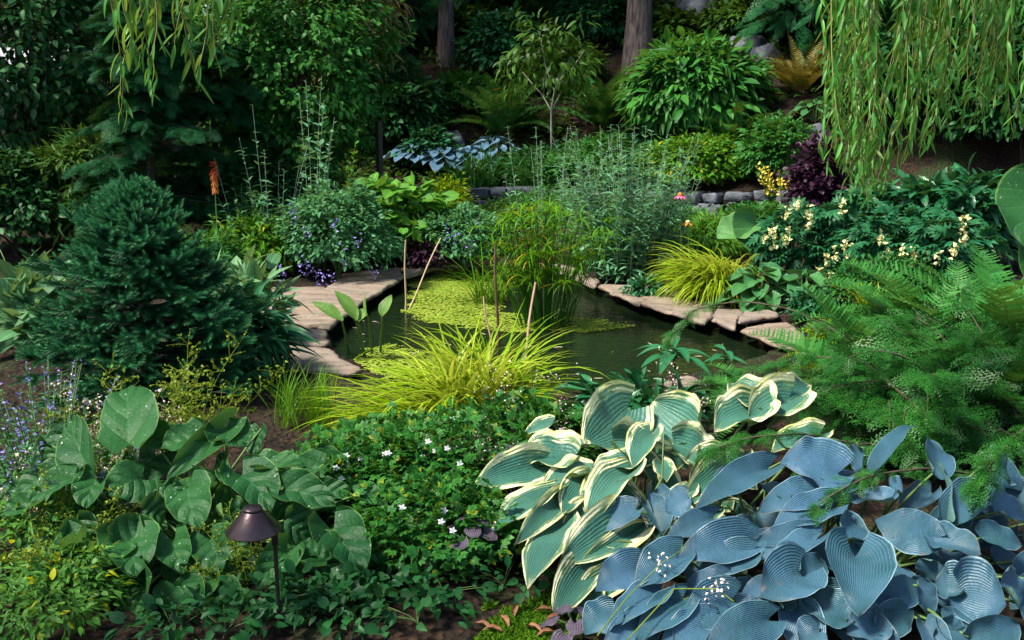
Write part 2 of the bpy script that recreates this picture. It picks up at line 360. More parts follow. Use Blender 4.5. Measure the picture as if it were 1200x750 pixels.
# ------------------------------------------------------------------ plant builders
def rand_dirs(n, zmin=-1.0):
    z = rng.uniform(zmin, 1, n); a = rng.uniform(0, 2 * np.pi, n); r = np.sqrt(1 - z * z)
    return np.stack([r * np.cos(a), r * np.sin(a), z], -1)
def dome_clumps(c, rad, n, zmin=-.25, lump=.22, inner=.45, seed=0):
    d = rand_dirs(n, zmin); k = 1 + lump * vnoise(d[:, 0] * 3 + seed, d[:, 1] * 3 + d[:, 2] * 2.3, 1.0, seed) ; f = rng.uniform(inner, 1, n) ** .5
    return c + d * np.asarray(rad) * (k * f)[:, None], d
def leafy(mb, ts, clumps, dirs, n_per, r, size, size_var=.35, up=(0, 0, 1), out=.8, droop=.25, flat=.6):
    """leaves in small tufts round each clump point, pointing outwards and hanging a little"""
    C = np.repeat(clumps, n_per, 0); D = np.repeat(dirs, n_per, 0); n = len(C)
    o = rng.normal(size=(n, 3)) * r * .6; o[:, 2] *= flat
    d = D * out + norm(o) * .7 + rng.normal(size=(n, 3)) * .35; d[:, 2] -= droop
    upv = np.array(up) * .9 + D * .5 + rng.normal(size=(n, 3)) * .35
    mb.addm(ts, C + o, frames(d, upv), size * (1 + size_var * rng.uniform(-1, 1, n)))
def arc_paths(roots, az, el, L, droop, K=6, power=1.2, twist=0):
    """centre lines of blades and stems: leave the root at elevation el and bend over"""
    n = len(roots); s = np.linspace(0, 1, K + 1)
    e = el[:, None] - droop[:, None] * s[None] ** power
    a = az[:, None] + twist * s[None]
    st = np.stack([np.cos(e) * np.cos(a), np.cos(e) * np.sin(a), np.sin(e)], -1) * (L / K)[:, None, None]
    pts = np.concatenate([np.zeros((n, 1, 3)), np.cumsum(st[:, :-1], 1)], 1) + roots[:, None]
    return pts
def blades(mb, roots, az, el, L, W, droop, K=6, power=1.2, twist=0.0, wroot=.6):
    pts = arc_paths(roots, az, el, L, droop, K, power); n = len(roots)
    tg = norm(np.gradient(pts, axis=1)); side = np.stack([-np.sin(az), np.cos(az), np.zeros(n)], -1)[:, None] + np.zeros_like(tg)
    up = np.cross(side, tg); tw = (twist * rng.normal(size=n))[:, None, None]
    side = side * np.cos(tw) + up * np.sin(tw)
    s = np.linspace(0, 1, K + 1); w = np.minimum(wroot + (1 - wroot) * s * 4, 1) * (1 - s ** 2.6) + .02
    ww = (W[:, None] * w[None] / 2)[..., None]
    V = np.stack([pts - side * ww, pts + side * ww], 2).reshape(-1, 3)
    b = (np.arange(n) * (K + 1) * 2)[:, None] + np.arange(K)[None] * 2
    F = np.stack([b, b + 1, b + 3, b + 2], -1).reshape(-1, 4)
    uv = np.stack(np.broadcast_arrays(np.array([0, 1.0])[None, None], s[None, :, None] + np.zeros((n, 1, 1))), -1)
    mb.raw(V, F, uv.reshape(-1, 2))
def grass_clump(name, label, cat, base, n, r, L, W, mat, el=(50, 90), droop=(60, 130), az=None, group=None, part_name='blades', K=7, power=1.2, zj=0):
    t = thing(name, label, cat, base, group); mb = MB()
    a = rng.uniform(0, 2 * np.pi, n) if az is None else np.radians(rng.uniform(az[0], az[1], n))
    rr = r * np.sqrt(rng.uniform(0, 1, n)); aa = rng.uniform(0, 2 * np.pi, n)
    roots = np.array(base) + np.stack([rr * np.cos(aa), rr * np.sin(aa), np.zeros(n)], -1)
    blades(mb, roots, a, np.radians(rng.uniform(*el, n)), L * rng.uniform(.6, 1.05, n), W * rng.uniform(.7, 1.15, n), np.radians(rng.uniform(*droop, n)), K, power, .3)
    part(mb, part_name, mat, t); return t
PINNA = leaf_t(.165, 8, 2, .3, .75, .05, .15, serr=.34, y0=.8)
PINNA_LO = leaf_t(.20, 2, 2, .35, .8, .08, .2, y0=.8)
def fern(name, label, cat, base, nf, L, mat, stem_mat, el=(35, 75), droop=(40, 90), npin=26, pw=.17, group=None, az=None, hi=False, fronds=None, power=1.3):
    """fern of arching fronds; one mesh of green blades, one of the ribs"""
    t = thing(name, label, cat, base, group); mb, ms = MB(), MB()
    if fronds is None:
        a = (np.linspace(0, 2 * np.pi, nf, endpoint=False) + rng.normal(size=nf) * .25) if az is None else np.radians(rng.uniform(az[0], az[1], nf))
        e = np.radians(rng.uniform(*el, nf)); l = L * rng.uniform(.7, 1.05, nf); dr = np.radians(rng.uniform(*droop, nf))
        roots = np.array(base) + np.stack([np.cos(a), np.sin(a), 0 * a], -1) * .05
    else: roots, a, e, l, dr = fronds
    K = 40; pts = arc_paths(roots, a, e, l, dr, K, power); tg = norm(np.gradient(pts, axis=1))
    side = np.stack([-np.sin(a), np.cos(a), 0 * a], -1)[:, None] + np.zeros_like(tg)
    side = norm(side + rng.normal(size=(len(a), 1, 3)) * .12); up = np.cross(side, tg)
    s = np.linspace(.1, .985, npin); ii = s * K; i0 = np.clip(ii.astype(int), 0, K - 1); fr = (ii - i0)[None, :, None]
    lerp = lambda A: A[:, i0] * (1 - fr) + A[:, i0 + 1] * fr
    p, tt, sd, uu = lerp(pts), lerp(tg), lerp(side), lerp(up)
    prof = np.minimum(1, .45 + s * 2.2) * (1 - s ** 2.2) ** .8 + .05
    tpl = PINNA if hi else PINNA_LO
    for sg in (-1, 1):
        d = sd * sg * .95 + tt * .38 - uu * .10 + rng.normal(size=p.shape) * .05
        sc = (l[:, None] * pw * prof[None] * rng.uniform(.88, 1.08, (len(a), npin)))
        mb.add(tpl, p.reshape(-1, 3), frames(d.reshape(-1, 3), uu.reshape(-1, 3) + rng.normal(size=(p.shape[0] * npin, 3)) * .18), sc.reshape(-1))
    ms.tubes(pts[:, ::4], None, .0035 * L ** .5, .001)
    part(mb, 'fronds', mat, t); part(ms, 'rachis', stem_mat, t); return t
def shrub(name, label, cat, base, rx, ry, h, mats, ts, ncl, nper, size, cl_r=.14, zmin=-.3, lump=.22, group=None, stems=7, stem_r=.018, inner=.45, droop=.25, lift=.0, flat=.6, out=.8):
    """leafy mound or bush: branches rise from the base and carry tufts of leaves"""
    base = np.asarray(base, float); t = thing(name, label, cat, base, group); c = base + [0, 0, h * (.42 + lift)]
    cl, d = dome_clumps(c, (rx, ry, h * (.58 - lift)), ncl, zmin, lump, inner, rng.uniform(0, 9))
    cl[:, 2] = np.maximum(cl[:, 2], base[2] + .03)
    mb = MB(); leafy(mb, ts, cl, d, nper, cl_r, size, droop=droop, flat=flat, out=out)
    part(mb, 'foliage', mats[0], t)
    if stems:
        stem_r = min(stem_r, h * .02); ms = MB(); pick = rng.choice(len(cl), min(stems, len(cl)), replace=False)
        for k in pick:
            e = cl[k]; s = np.linspace(0, 1, 7)[:, None]; q = base + (e - base) * s; q[:, :2] = base[:2] + (e - base)[:2] * (s ** 1.6); q[:, 2] += np.sin(s[:, 0] * 3.14) * h * .05
            ms.tube(q, np.linspace(stem_r, stem_r * .3, 7), 5)
        part(ms, 'stems', mats[1], t)
    return t
def stem_plant(name, label, cat, base, n, r, L, mats, ts, leaf, per=26, lean=.22, group=None, flower=None, top=.25, az0=None, spire=True, leaf_from=.05):
    """upright stems with leaves all the way up, thinning to a spire; flower: (mat, template, size, from, count)"""
    base = np.asarray(base, float); t = thing(name, label, cat, base, group)
    rr = r * np.sqrt(rng.uniform(0, 1, n)); aa = rng.uniform(0, 2 * np.pi, n)
    roots = base + np.stack([rr * np.cos(aa), rr * np.sin(aa), np.zeros(n)], -1)
    l = L * rng.uniform(.62, 1.05, n); el = np.radians(90 - rng.uniform(0, 1, n) * math.degrees(lean) - rr / max(r, 1e-6) * math.degrees(lean) * .6)
    pts = arc_paths(roots, aa, el, l, np.radians(rng.uniform(-4, 14, n)), 10)
    ms = MB(); ms.tubes(pts, None, .006, .0025); part(ms, 'stems', mats[1], t)
    s = np.sort(rng.uniform(leaf_from, 1, (n, per)), 1); ii = s * 10; i0 = np.clip(ii.astype(int), 0, 9); fr = (ii - i0)[..., None]
    p = pts[np.arange(n)[:, None], i0] * (1 - fr) + pts[np.arange(n)[:, None], i0 + 1] * fr
    a = np.arange(per)[None] * 2.4 + rng.uniform(0, 6, (n, 1)); d = np.stack([np.cos(a), np.sin(a), .55 + .5 * s - .3 * rng.uniform(0, 1, s.shape)], -1)
    sc = leaf * (1 - (.66 if spire else .35) * s ** 1.5) * rng.uniform(.7, 1.2, s.shape)
    mb = MB(); mb.addm(ts, p.reshape(-1, 3), frames(d.reshape(-1, 3), np.array([0, 0, 1.0]) + rng.normal(size=(n * per, 3)) * .2), sc.reshape(-1)); part(mb, 'leaves', mats[0], t)
    if flower:
        fm, ft, fs, f0, k = flower; s = rng.uniform(f0, 1, (n, k)); ii = s * 10; i0 = np.clip(ii.astype(int), 0, 9); fr = (ii - i0)[..., None]
        p = pts[np.arange(n)[:, None], i0] * (1 - fr) + pts[np.arange(n)[:, None], i0 + 1] * fr
        d = rand_dirs(n * k, -.2); mf = MB(); mf.addm(ft, p.reshape(-1, 3) + d * fs * .5, frames(d, rng.normal(size=(n * k, 3))), fs * rng.uniform(.6, 1.1, n * k)); part(mf, 'flowers', fm, t)
    return t
HW = ([0, .04, .10, .20, .34, .48, .62, .75, .87, .95, 1], [.40, .66, .86, .97, 1, .96, .84, .64, .37, .15, 0])
RW = ([0, .05, .12, .22, .34, .48, .62, .75, .87, .95, 1], [.50, .80, .94, 1, .99, .94, .84, .68, .44, .22, 0])
def big_leaf(mb, base, tip, width, facing, arch=.10, cup=.12, wave=.05, lobe=.20, fold=.10, prof=HW, nu=16, nv=20, seed=0, curl=0.0):
    r = np.random.default_rng(seed); base = np.asarray(base, float); ax = np.asarray(tip, float) - base; L = np.linalg.norm(ax)
    R = frames(ax[None], np.asarray(facing, float)[None])[0]
    t = np.linspace(0, 1, nv + 1) ** .9; u = np.linspace(-1, 1, nu + 1); tt, uu = np.meshgrid(t, u, indexing='ij'); au = np.abs(uu)
    w = np.interp(t, *prof)[:, None] * width / 2; sidew = 1 + .10 * r.normal() * uu
    X = uu * w * sidew; Y = L * (tt - lobe * au ** 1.3 * (1 - .45 * au ** 5) * (1 - tt) ** 5 * 1.5)
    ph = r.uniform(0, 6.28, 4)
    Z = arch * L * 4 * tt * (1 - tt) * (1 - .2 * tt) + (cup + .05 * r.normal()) * au ** 2 * w * 2 + fold * w * (au - .5)
    Z = Z + wave * width * au ** 2.2 * (np.sin(tt * (9 + 3 * r.uniform()) + ph[0] + (uu > 0) * ph[1]) + .5 * np.sin(tt * 19 + ph[2] + (uu > 0) * ph[3]))
    Z = Z + .22 * width * au ** 1.6 * (1 - tt) ** 6 - curl * L * np.maximum(tt - .6, 0) ** 2 * 3
    X = X + .06 * width * np.sin(tt * 3 + ph[1]) * tt
    V = base + np.stack([X, Y, Z], -1).reshape(-1, 3) @ R.T
    F = [[i * (nu + 1) + j, i * (nu + 1) + j + 1, (i + 1) * (nu + 1) + j + 1, (i + 1) * (nu + 1) + j] for i in range(nv) for j in range(nu)]
    mb.raw(V, F, np.stack([uu * .5 + .5, tt], -1).reshape(-1, 2))
def stalk(parent, base, root, up, mat, r=.006, name='leaf_stalk'):
    m = MB(); base = np.asarray(base); root = np.asarray(root); s = np.linspace(0, 1, 7)[:, None]
    mid = (root + base) / 2 + np.array([0, 0, .06]) - np.asarray(up) * .02
    q = (1 - s) ** 2 * root + 2 * s * (1 - s) * mid + s ** 2 * base; m.tube(q, np.linspace(r * 1.3, r * .8, 7), 6); return part(m, name, mat, parent)
STALK_BLEND = .45
def placed_leaves(root, specs, dmap, mat, stalk_mat, crown, prof=HW, default_face=(0, -.45, .9), part_name='leaf', seed0=0, lobe=.2, cup=.12, wave=.05, arch=.1, stalks=True, fold=.1, wmul=1.0):
    """specs: (base px, base py, tip px, tip py, width px[, depth shift of tip m, facing, cup, arch, wave])"""
    for k, s in enumerate(specs):
        bx, by, tx, ty, w = s[:5]; dd = s[5] if len(s) > 5 else 0.0; fc = np.array(s[6] if len(s) > 6 and s[6] is not None else default_face, float)
        cp = s[7] if len(s) > 7 else cup; ar = s[8] if len(s) > 8 else arch; wv = s[9] if len(s) > 9 else wave
        Db, Dt = dmap(bx, by), dmap(tx, ty) + dd
        b, tp = P(bx, by, Db), P(tx, ty, Dt); r = np.random.default_rng(seed0 + k); fc = fc + r.normal(size=3) * .19
        R = frames((tp - b)[None], fc[None])[0]; xs = R[:, 0]; scr = math.hypot(xs @ _R, xs @ _U)
        wid = wmul * w * (Db / math.cos(PITCH)) / FPX / max(.5, scr)
        m = MB(); big_leaf(m, b, tp, wid, fc, ar, cp, wv, lobe, fold, prof, seed=seed0 + k); lf = part(m, part_name, mat, root)
        if stalks: stalk(lf, b - R[:, 2] * .002, np.array([*(crown[:2] * .45 + b[:2] * .55), crown[2]]) + np.array([r.normal() * .05, .10 + r.normal() * .05, 0]), R[:, 2], stalk_mat)
def conifer_branches(mb, ms, trunk_x, trunk_y, z0, z1, n, L, ts, size, droop=(20, 55), az=(0, 360), per=16, rise=10, taper=True, r0=.02, roll=.35):
    """tiers of drooping boughs set with flat sprays"""
    a = np.radians(rng.uniform(az[0], az[1], n)); z = rng.uniform(z0, z1, n)
    l = L * rng.uniform(.6, 1.1, n) * ((1 - .55 * (z - z0) / max(z1 - z0, .01)) if taper else 1)
    roots = np.stack([np.full(n, trunk_x), np.full(n, trunk_y), z], -1)
    pts = arc_paths(roots, a, np.radians(rng.uniform(-5, rise, n)), l, np.radians(rng.uniform(*droop, n)), 10)
    ms.tubes(pts, None, r0, .003, 4)
    s = rng.uniform(.18, 1, (n, per)); s[:, 0] = 1; ii = s * 10; i0 = np.clip(ii.astype(int), 0, 9); fr = (ii - i0)[..., None]; ix = np.arange(n)[:, None]
    p = pts[ix, i0] * (1 - fr) + pts[ix, i0 + 1] * fr; tg = norm(pts[ix, i0 + 1] - pts[ix, i0]); sd = np.stack([-np.sin(a), np.cos(a), 0 * a], -1)[:, None]
    sg = rng.choice([-1, 1], (n, per))[..., None] * (1 - (s[..., None] > .97)); d = tg * rng.uniform(.4, 1, (n, per, 1)) + sd * sg * rng.uniform(.4, 1.1, (n, per, 1)) + rng.normal(size=p.shape) * .15; d[..., 2] -= .25
    mb.addm(ts, p.reshape(-1, 3), frames(d.reshape(-1, 3), np.array([0, 0, 1.0]) + rng.normal(size=(n * per, 3)) * roll), size * rng.uniform(.6, 1.15, n * per) * (1 - .25 * s.reshape(-1)))
def slab(name, label, poly, z0, z1, mat, cat='stone', group=None, sub=5, jit=.012, seed=0):
    """irregular flagstone: a jittered outline with a bevelled, slightly uneven top"""
    r = np.random.default_rng(seed); q = []
    for i in range(len(poly)):
        a, b = np.array(poly[i][:2]), np.array(poly[(i + 1) % len(poly)][:2])
        k = max(2, int(np.linalg.norm(b - a) / .07))
        for s in range(k): q.append(a + (b - a) * s / k)
    q = np.array(q)
    area = 0.5 * np.sum(q[:, 0] * np.roll(q[:, 1], -1) - np.roll(q[:, 0], -1) * q[:, 1])
    if area < 0: q = q[::-1]
    q = (q * 4 + np.roll(q, 1, 0) + np.roll(q, -1, 0)) / 6
    n = len(q); ph = r.uniform(0, 6, 3); i = np.arange(n)
    c = q.mean(0); nd = norm(q - c); q = q + nd * (jit * (np.sin(i * .9 + ph[0]) + np.sin(i * 2.3 + ph[1]) * .7 + r.normal(size=n) * .5))[:, None]
    c = q.mean(0); rings = [(1.0, z0, -.025), (1.0, z0 + (z1 - z0) * .45, .012), (1.0, z1 - .012, .0), (1.0, z1 - .002, -.012)] + [(f, z1, 0) for f in (.9, .75, .55, .3)]
    V = []
    for f, z, o in rings:
        qq = c + (q - c) * f + nd * (o + (r.normal(size=(n, 1)) * .006 if o > 0 else 0)); zz = z + (.010 * vnoise(qq[:, 0], qq[:, 1], 3.1, seed) if f < 1.01 and z > z0 + .01 else 0)
        V.append(np.column_stack([qq, zz + np.zeros(n)]))
    V = np.vstack(V + [np.array([[c[0], c[1], z1]])]); F = []
    for k in range(len(rings) - 1): F += [[k * n + j, k * n + (j + 1) % n, (k + 1) * n + (j + 1) % n, (k + 1) * n + j] for j in range(n)]
    k = len(rings) - 1; F += [[k * n + j, k * n + (j + 1) % n, len(V) - 1, len(V) - 1] for j in range(n)]
    m = MB(); m.raw(V, F); o = part(m, name, mat, None, True, (c[0], c[1], z0)); return tag(o, label, cat, group)
def rock(mb, c, sx, sy, sz, seed, rot=0.0, n=12, sq=.6, rough=.10):
    """rounded block of stone (superellipsoid with noise)"""
    r = np.random.default_rng(seed); a = np.linspace(0, 2 * np.pi, n, endpoint=False); b = np.linspace(-np.pi / 2, np.pi / 2, 8)
    f = lambda v: np.sign(v) * np.abs(v) ** sq
    A, B = np.meshgrid(a, b); X, Y, Z = f(np.cos(B)) * f(np.cos(A)), f(np.cos(B)) * f(np.sin(A)), f(np.sin(B))
    k = 1 + rough * vnoise(X * 2 + seed, Y * 2 + Z * 1.7, 1.2, seed % 17) + rough * .5 * r.normal(size=X.shape) * (np.abs(B) < 1.5)
    V = np.stack([X * k * sx, Y * k * sy, Z * k * sz], -1).reshape(-1, 3); cs, sn = math.cos(rot), math.sin(rot)
    V = V @ np.array([[cs, sn, 0], [-sn, cs, 0], [0, 0, 1]]) + np.asarray(c)
    F = [[i * n + j, i * n + (j + 1) % n, (i + 1) * n + (j + 1) % n, (i + 1) * n + j] for i in range(7) for j in range(n)]
    mb.raw(V, F)
# ------------------------------------------------------------------ materials in use
DK = leaf_mat('dark_leaf', (.011, .050, .019), (.032, .105, .034), .5, .2, .7, 1.2)
DK2 = leaf_mat('dark_olive_leaf', (.024, .065, .014), (.060, .125, .028), .5, .2, .7, 1.2)
HEM = leaf_mat('hemlock_needles', (.014, .075, .034), (.045, .145, .055), .5, .15, .7, 1.5)
FIR = leaf_mat('fir_needles', (.016, .070, .028), (.042, .125, .042), .55, .15, .6, 1.2)
MID = leaf_mat('mid_green_leaf', (.028, .115, .034), (.080, .210, .055), .5, .28, .6, 1.6)
BRI = leaf_mat('bright_leaf', (.050, .150, .030), (.120, .260, .050), .5, .3, .5, 2.0, c3=(.25, .27, .05))
LIM = leaf_mat('lime_leaf', (.12, .24, .03), (.26, .36, .05), .5, .3, .5, 3.0)
RND = leaf_mat('round_leaf', (.065, .19, .045), (.14, .30, .07), .5, .3, .45, 3.0, kind='rib')
GLO = leaf_mat('glossy_leaf', (.018, .085, .040), (.045, .150, .060), .28, .15, .5, 2.0, spec=.5, kind='rib')
SPR = leaf_mat('spruce_needles', (.010, .058, .028), (.026, .105, .050), .5, .1, .5, 2.5, tip=(.080, .240, .11))
YEW = leaf_mat('yew_needles', (.016, .074, .022), (.052, .155, .038), .42, .15, .6, 3.0)
FRN = leaf_mat('fern_green', (.034, .135, .042), (.090, .230, .066), .5, .28, .5, 2.5)
SWF = leaf_mat('sword_fern', (.028, .110, .035), (.075, .190, .055), .5, .2, .6, 1.5, c3=(.16, .10, .03))
BRF = leaf_mat('bronze_fern', (.085, .12, .03), (.20, .15, .05), .5, .2, .6, 1.5)
GER = leaf_mat('geranium_leaf', (.026, .110, .030), (.075, .205, .055), .48, .3, .5, 4.0, c3=(.22, .26, .05))
CAT = leaf_mat('grey_green_leaf', (.055, .170, .075), (.110, .250, .120), .55, .28, .5, 4.0)
ART = leaf_mat('silver_leaf', (.075, .205, .105), (.17, .33, .20), .6, .25, .5, 3.0)
GLD = leaf_mat('golden_blade', (.13, .30, .03), (.54, .58, .15), .45, .35, .4, 6.0, kind='stripe', tcol=(.75, .70, .08))
STR = leaf_mat('strap_leaf', (.020, .090, .030), (.060, .170, .045), .42, .22, .5, 2.0)
SED = leaf_mat('sedge_green', (.050, .150, .025), (.130, .270, .045), .42, .3, .5, 3.0, c3=(.38, .30, .06))
SEDS = leaf_mat('sedge_stem', (.030, .110, .025), (.080, .190, .040), .4, .1, .4, 3.0)
WIL = leaf_mat('willow_leaf', (.045, .175, .038), (.140, .320, .100), .36, .32, .7, 3.0, c3=(.36, .44, .22), tcol=(.45, .55, .06))
WEED = leaf_mat('weed_leaf', (.045, .140, .045), (.12, .25, .06), .48, .3, .6, 6.0, c3=(.32, .34, .05))
TEN = leaf_mat('yellow_tendril', (.11, .19, .035), (.24, .30, .07), .5, .25, .4, 6.0)
PAL = leaf_mat('palmate_leaf', (.018, .090, .045), (.055, .165, .075), .42, .2, .5, 3.0)
PUR = leaf_mat('purple_leaf', (.018, .009, .020), (.055, .022, .044), .45, .15, .7, 3.0)
HEU = leaf_mat('plum_leaf', (.075, .055, .085), (.150, .110, .150), .45, .12, .6, 5.0)
TAN = leaf_mat('faded_leaf', (.14, .12, .05), (.25, .22, .12), .6, .25, .6, 2.0)
SOL = leaf_mat('pleated_leaf', (.070, .170, .085), (.150, .270, .140), .5, .25, .5, 4.0, kind='rib')
VIO = plain_mat('violet_petal', (.17, .14, .52), (.30, .24, .66), .6, 40)
ORA = plain_mat('orange_petal', (.75, .16, .03), (.85, .34, .05), .6, 20)
RED = plain_mat('red_orange_petal', (.62, .07, .03), (.72, .14, .04), .6, 20)
YEL = plain_mat('pale_yellow_petal', (.74, .68, .26), (.82, .78, .42), .6, 30)
GOLDF = plain_mat('yellow_plume', (.62, .48, .03), (.74, .60, .08), .6, 30)
WHI = plain_mat('white_petal', (.74, .70, .72), (.80, .78, .80), .6, 30)
PNK = plain_mat('pink_petal', (.62, .10, .22), (.74, .20, .34), .6, 30)
PNW = plain_mat('blush_bud', (.66, .50, .46), (.78, .66, .58), .6, 30)
STEM = plain_mat('green_stem', (.06, .13, .03), (.12, .20, .05), .6, 15)
WST = plain_mat('woody_stem', (.045, .032, .022), (.10, .075, .05), .8, 20)
DST = plain_mat('dark_stem', (.02, .016, .012), (.05, .04, .028), .8, 20)
PST = plain_mat('pale_stem', (.24, .22, .18), (.34, .31, .26), .7, 20)
WTW = plain_mat('willow_twig', (.20, .21, .06), (.30, .28, .09), .6, 20)
BARK = plain_mat('furrowed_bark', (.045, .034, .032), (.20, .155, .14), .9, 7, .05, 9, stretch=(3.2, 3.2, .55), detail=6)
STONE = plain_mat('wall_stone', (.040, .048, .062), (.145, .16, .185), .85, 5, .02, 14)
FLAG = None
def flag_mat():
    m, nt, out = newmat('sandstone'); g = N(nt); v = g.obj(); oi = g.n('ShaderNodeObjectInfo').outputs['Random']
    mp = g.n('ShaderNodeMapping'); mp.inputs['Scale'].default_value = (1.0, 3.2, 1); mp.inputs['Rotation'].default_value = (0, 0, .3); g.l(v, mp.inputs[0])
    n1 = g.noise(mp.outputs[0], 3.2, 5); col = g.mix(g.ramp(n1, .30, .70), (.165, .115, .082), (.30, .24, .18))
    col = g.mix(g.math('MULTIPLY', g.ramp(g.noise(mp.outputs[0], 7.5, 4), .55, .70), .7), col, (.15, .13, .125))
    col = g.mix(g.math('MULTIPLY', g.ramp(g.noise(v, 2.1, 3), .52, .7), .55), col, (.31, .195, .12))
    col = g.mix(g.math('MULTIPLY', oi, .35), col, (.22, .20, .195)); col = g.mix(g.math('MULTIPLY', g.ramp(g.noise(v, 26, 4), .62, .7), .6), col, (.10, .09, .075))
    ck = g.ramp(g.math('ABSOLUTE', g.math('SUBTRACT', g.noise(mp.outputs[0], 2.3, 5, .6), .5)), .014, .003); col = g.mix(g.math('MULTIPLY', ck, .85), col, (.035, .028, .022))
    col = g.mix(g.math('MULTIPLY', g.ramp(g.noise(v, 5.5, 4), .60, .68), .55), col, (.13, .15, .075))
    p = g.n('ShaderNodeBsdfPrincipled'); g.l(col, p.inputs['Base Color']); p.inputs['Roughness'].default_value = .78
    h = g.math('ADD', g.noise(mp.outputs[0], 5, 6), g.math('MULTIPLY', g.noise(v, 60, 3), .25)); g.l(g.bump(h, .9, .025), p.inputs['Normal']); g.l(p.outputs[0], out.inputs[0]); return m
FLAG = flag_mat()
def soil_mat():
    m, nt, out = newmat('garden_soil'); g = N(nt); v = g.obj()
    col = g.mix(g.ramp(g.noise(v, 3.0, 6), .35, .65), (.010, .007, .005), (.032, .021, .014))
    vo = g.n('ShaderNodeTexVoronoi'); vo.inputs['Scale'].default_value = 26; g.l(v, vo.inputs['Vector'])
    sepc = g.n('ShaderNodeSeparateColor'); g.l(vo.outputs['Color'], sepc.inputs[0])
    col = g.mix(g.math('MULTIPLY', g.math('GREATER_THAN', sepc.outputs[0], .72), .8), col, (.045, .025, .015))
    col = g.mix(g.math('MULTIPLY', g.ramp(g.noise(v, 1.7, 5), .56, .64), .6), col, (.03, .055, .014))
    p = g.n('ShaderNodeBsdfPrincipled'); g.l(col, p.inputs['Base Color']); p.inputs['Roughness'].default_value = .95; p.inputs['Specular IOR Level'].default_value = .2
    h = g.math('ADD', g.noise(v, 22, 6), g.math('MULTIPLY', vo.outputs['Distance'], .8)); g.l(g.bump(h, 1.0, .05), p.inputs['Normal']); g.l(p.outputs[0], out.inputs[0]); return m
SOIL = soil_mat()
def mulch_mat():
    m, nt, out = newmat('bark_mulch'); g = N(nt); v = g.obj()
    vo = g.n('ShaderNodeTexVoronoi'); vo.inputs['Scale'].default_value = 12; g.l(v, vo.inputs['Vector']); sc = g.n('ShaderNodeSeparateColor'); g.l(vo.outputs['Color'], sc.inputs[0])
    col = g.mix(sc.outputs[0], (.045, .026, .022), (.14, .085, .07)); p = g.n('ShaderNodeBsdfPrincipled'); g.l(col, p.inputs['Base Color']); p.inputs['Roughness'].default_value = .95
    g.l(g.bump(vo.outputs['Distance'], 1, .05), p.inputs['Normal']); g.l(p.outputs[0], out.inputs[0]); return m
def water_mat():
    m, nt, out = newmat('pond_water'); g = N(nt); v = g.obj()
    p = g.n('ShaderNodeBsdfPrincipled'); p.inputs['Base Color'].default_value = (.006, .013, .005, 1); p.inputs['Roughness'].default_value = .025; p.inputs['IOR'].default_value = 1.33; p.inputs['Specular IOR Level'].default_value = .6
    mp = g.n('ShaderNodeMapping'); mp.inputs['Scale'].default_value = (1, 2.6, 1); g.l(v, mp.inputs[0])
    g.l(g.bump(g.math('ADD', g.noise(mp.outputs[0], 5.5, 3), g.math('MULTIPLY', g.noise(v, 30, 2), .12)), .24, .05), p.inputs['Normal']); g.l(p.outputs[0], out.inputs[0]); return m

# ------------------------------------------------------------------ setting: ground, pond, wall
def build_ground():
    xs = np.concatenate([np.linspace(-60, -9, 18), np.linspace(-8.9, 9, 240), np.linspace(9.1, 60, 18)])
    ys = np.concatenate([np.linspace(-30, 2.4, 14), np.linspace(2.5, 18, 230), np.linspace(18.2, 34, 40), np.linspace(35, 70, 12)])
    X, Y = np.meshgrid(xs, ys); Z = H(X, Y) + .018 * vnoise(X, Y, 5.3, 1) * (np.abs(X) < 9)
    ins = poly_in(X, Y, POND); d = poly_dist(X, Y, POND)
    Z = np.where(ins, np.minimum(Z, -.14 - .55 * sstep(0, .5, d)), Z)
    Z = np.where((~ins) & (d < .30), np.minimum(Z, -.03), Z)
    n, m_ = X.shape; idx = np.arange(n * m_).reshape(n, m_)
    F = np.stack([idx[:-1, :-1], idx[:-1, 1:], idx[1:, 1:], idx[1:, :-1]], -1).reshape(-1, 4)
    mb = MB(); mb.raw(np.stack([X, Y, Z], -1).reshape(-1, 3), F); structure(part(mb, 'ground', SOIL))
build_ground()
def build_water():
    mb = MB(); c = np.mean(POND, 0); q = np.array(POND); q = c + (q - c) * 1.05
    V = np.vstack([np.column_stack([q, np.full(len(q), WATER_Z)]), [[c[0], c[1], WATER_Z]]]); n = len(q)
    mb.raw(V, [[i, (i + 1) % n, n] for i in range(n)]); o = part(mb, 'water', water_mat(), None, False); structure(o)
build_water()
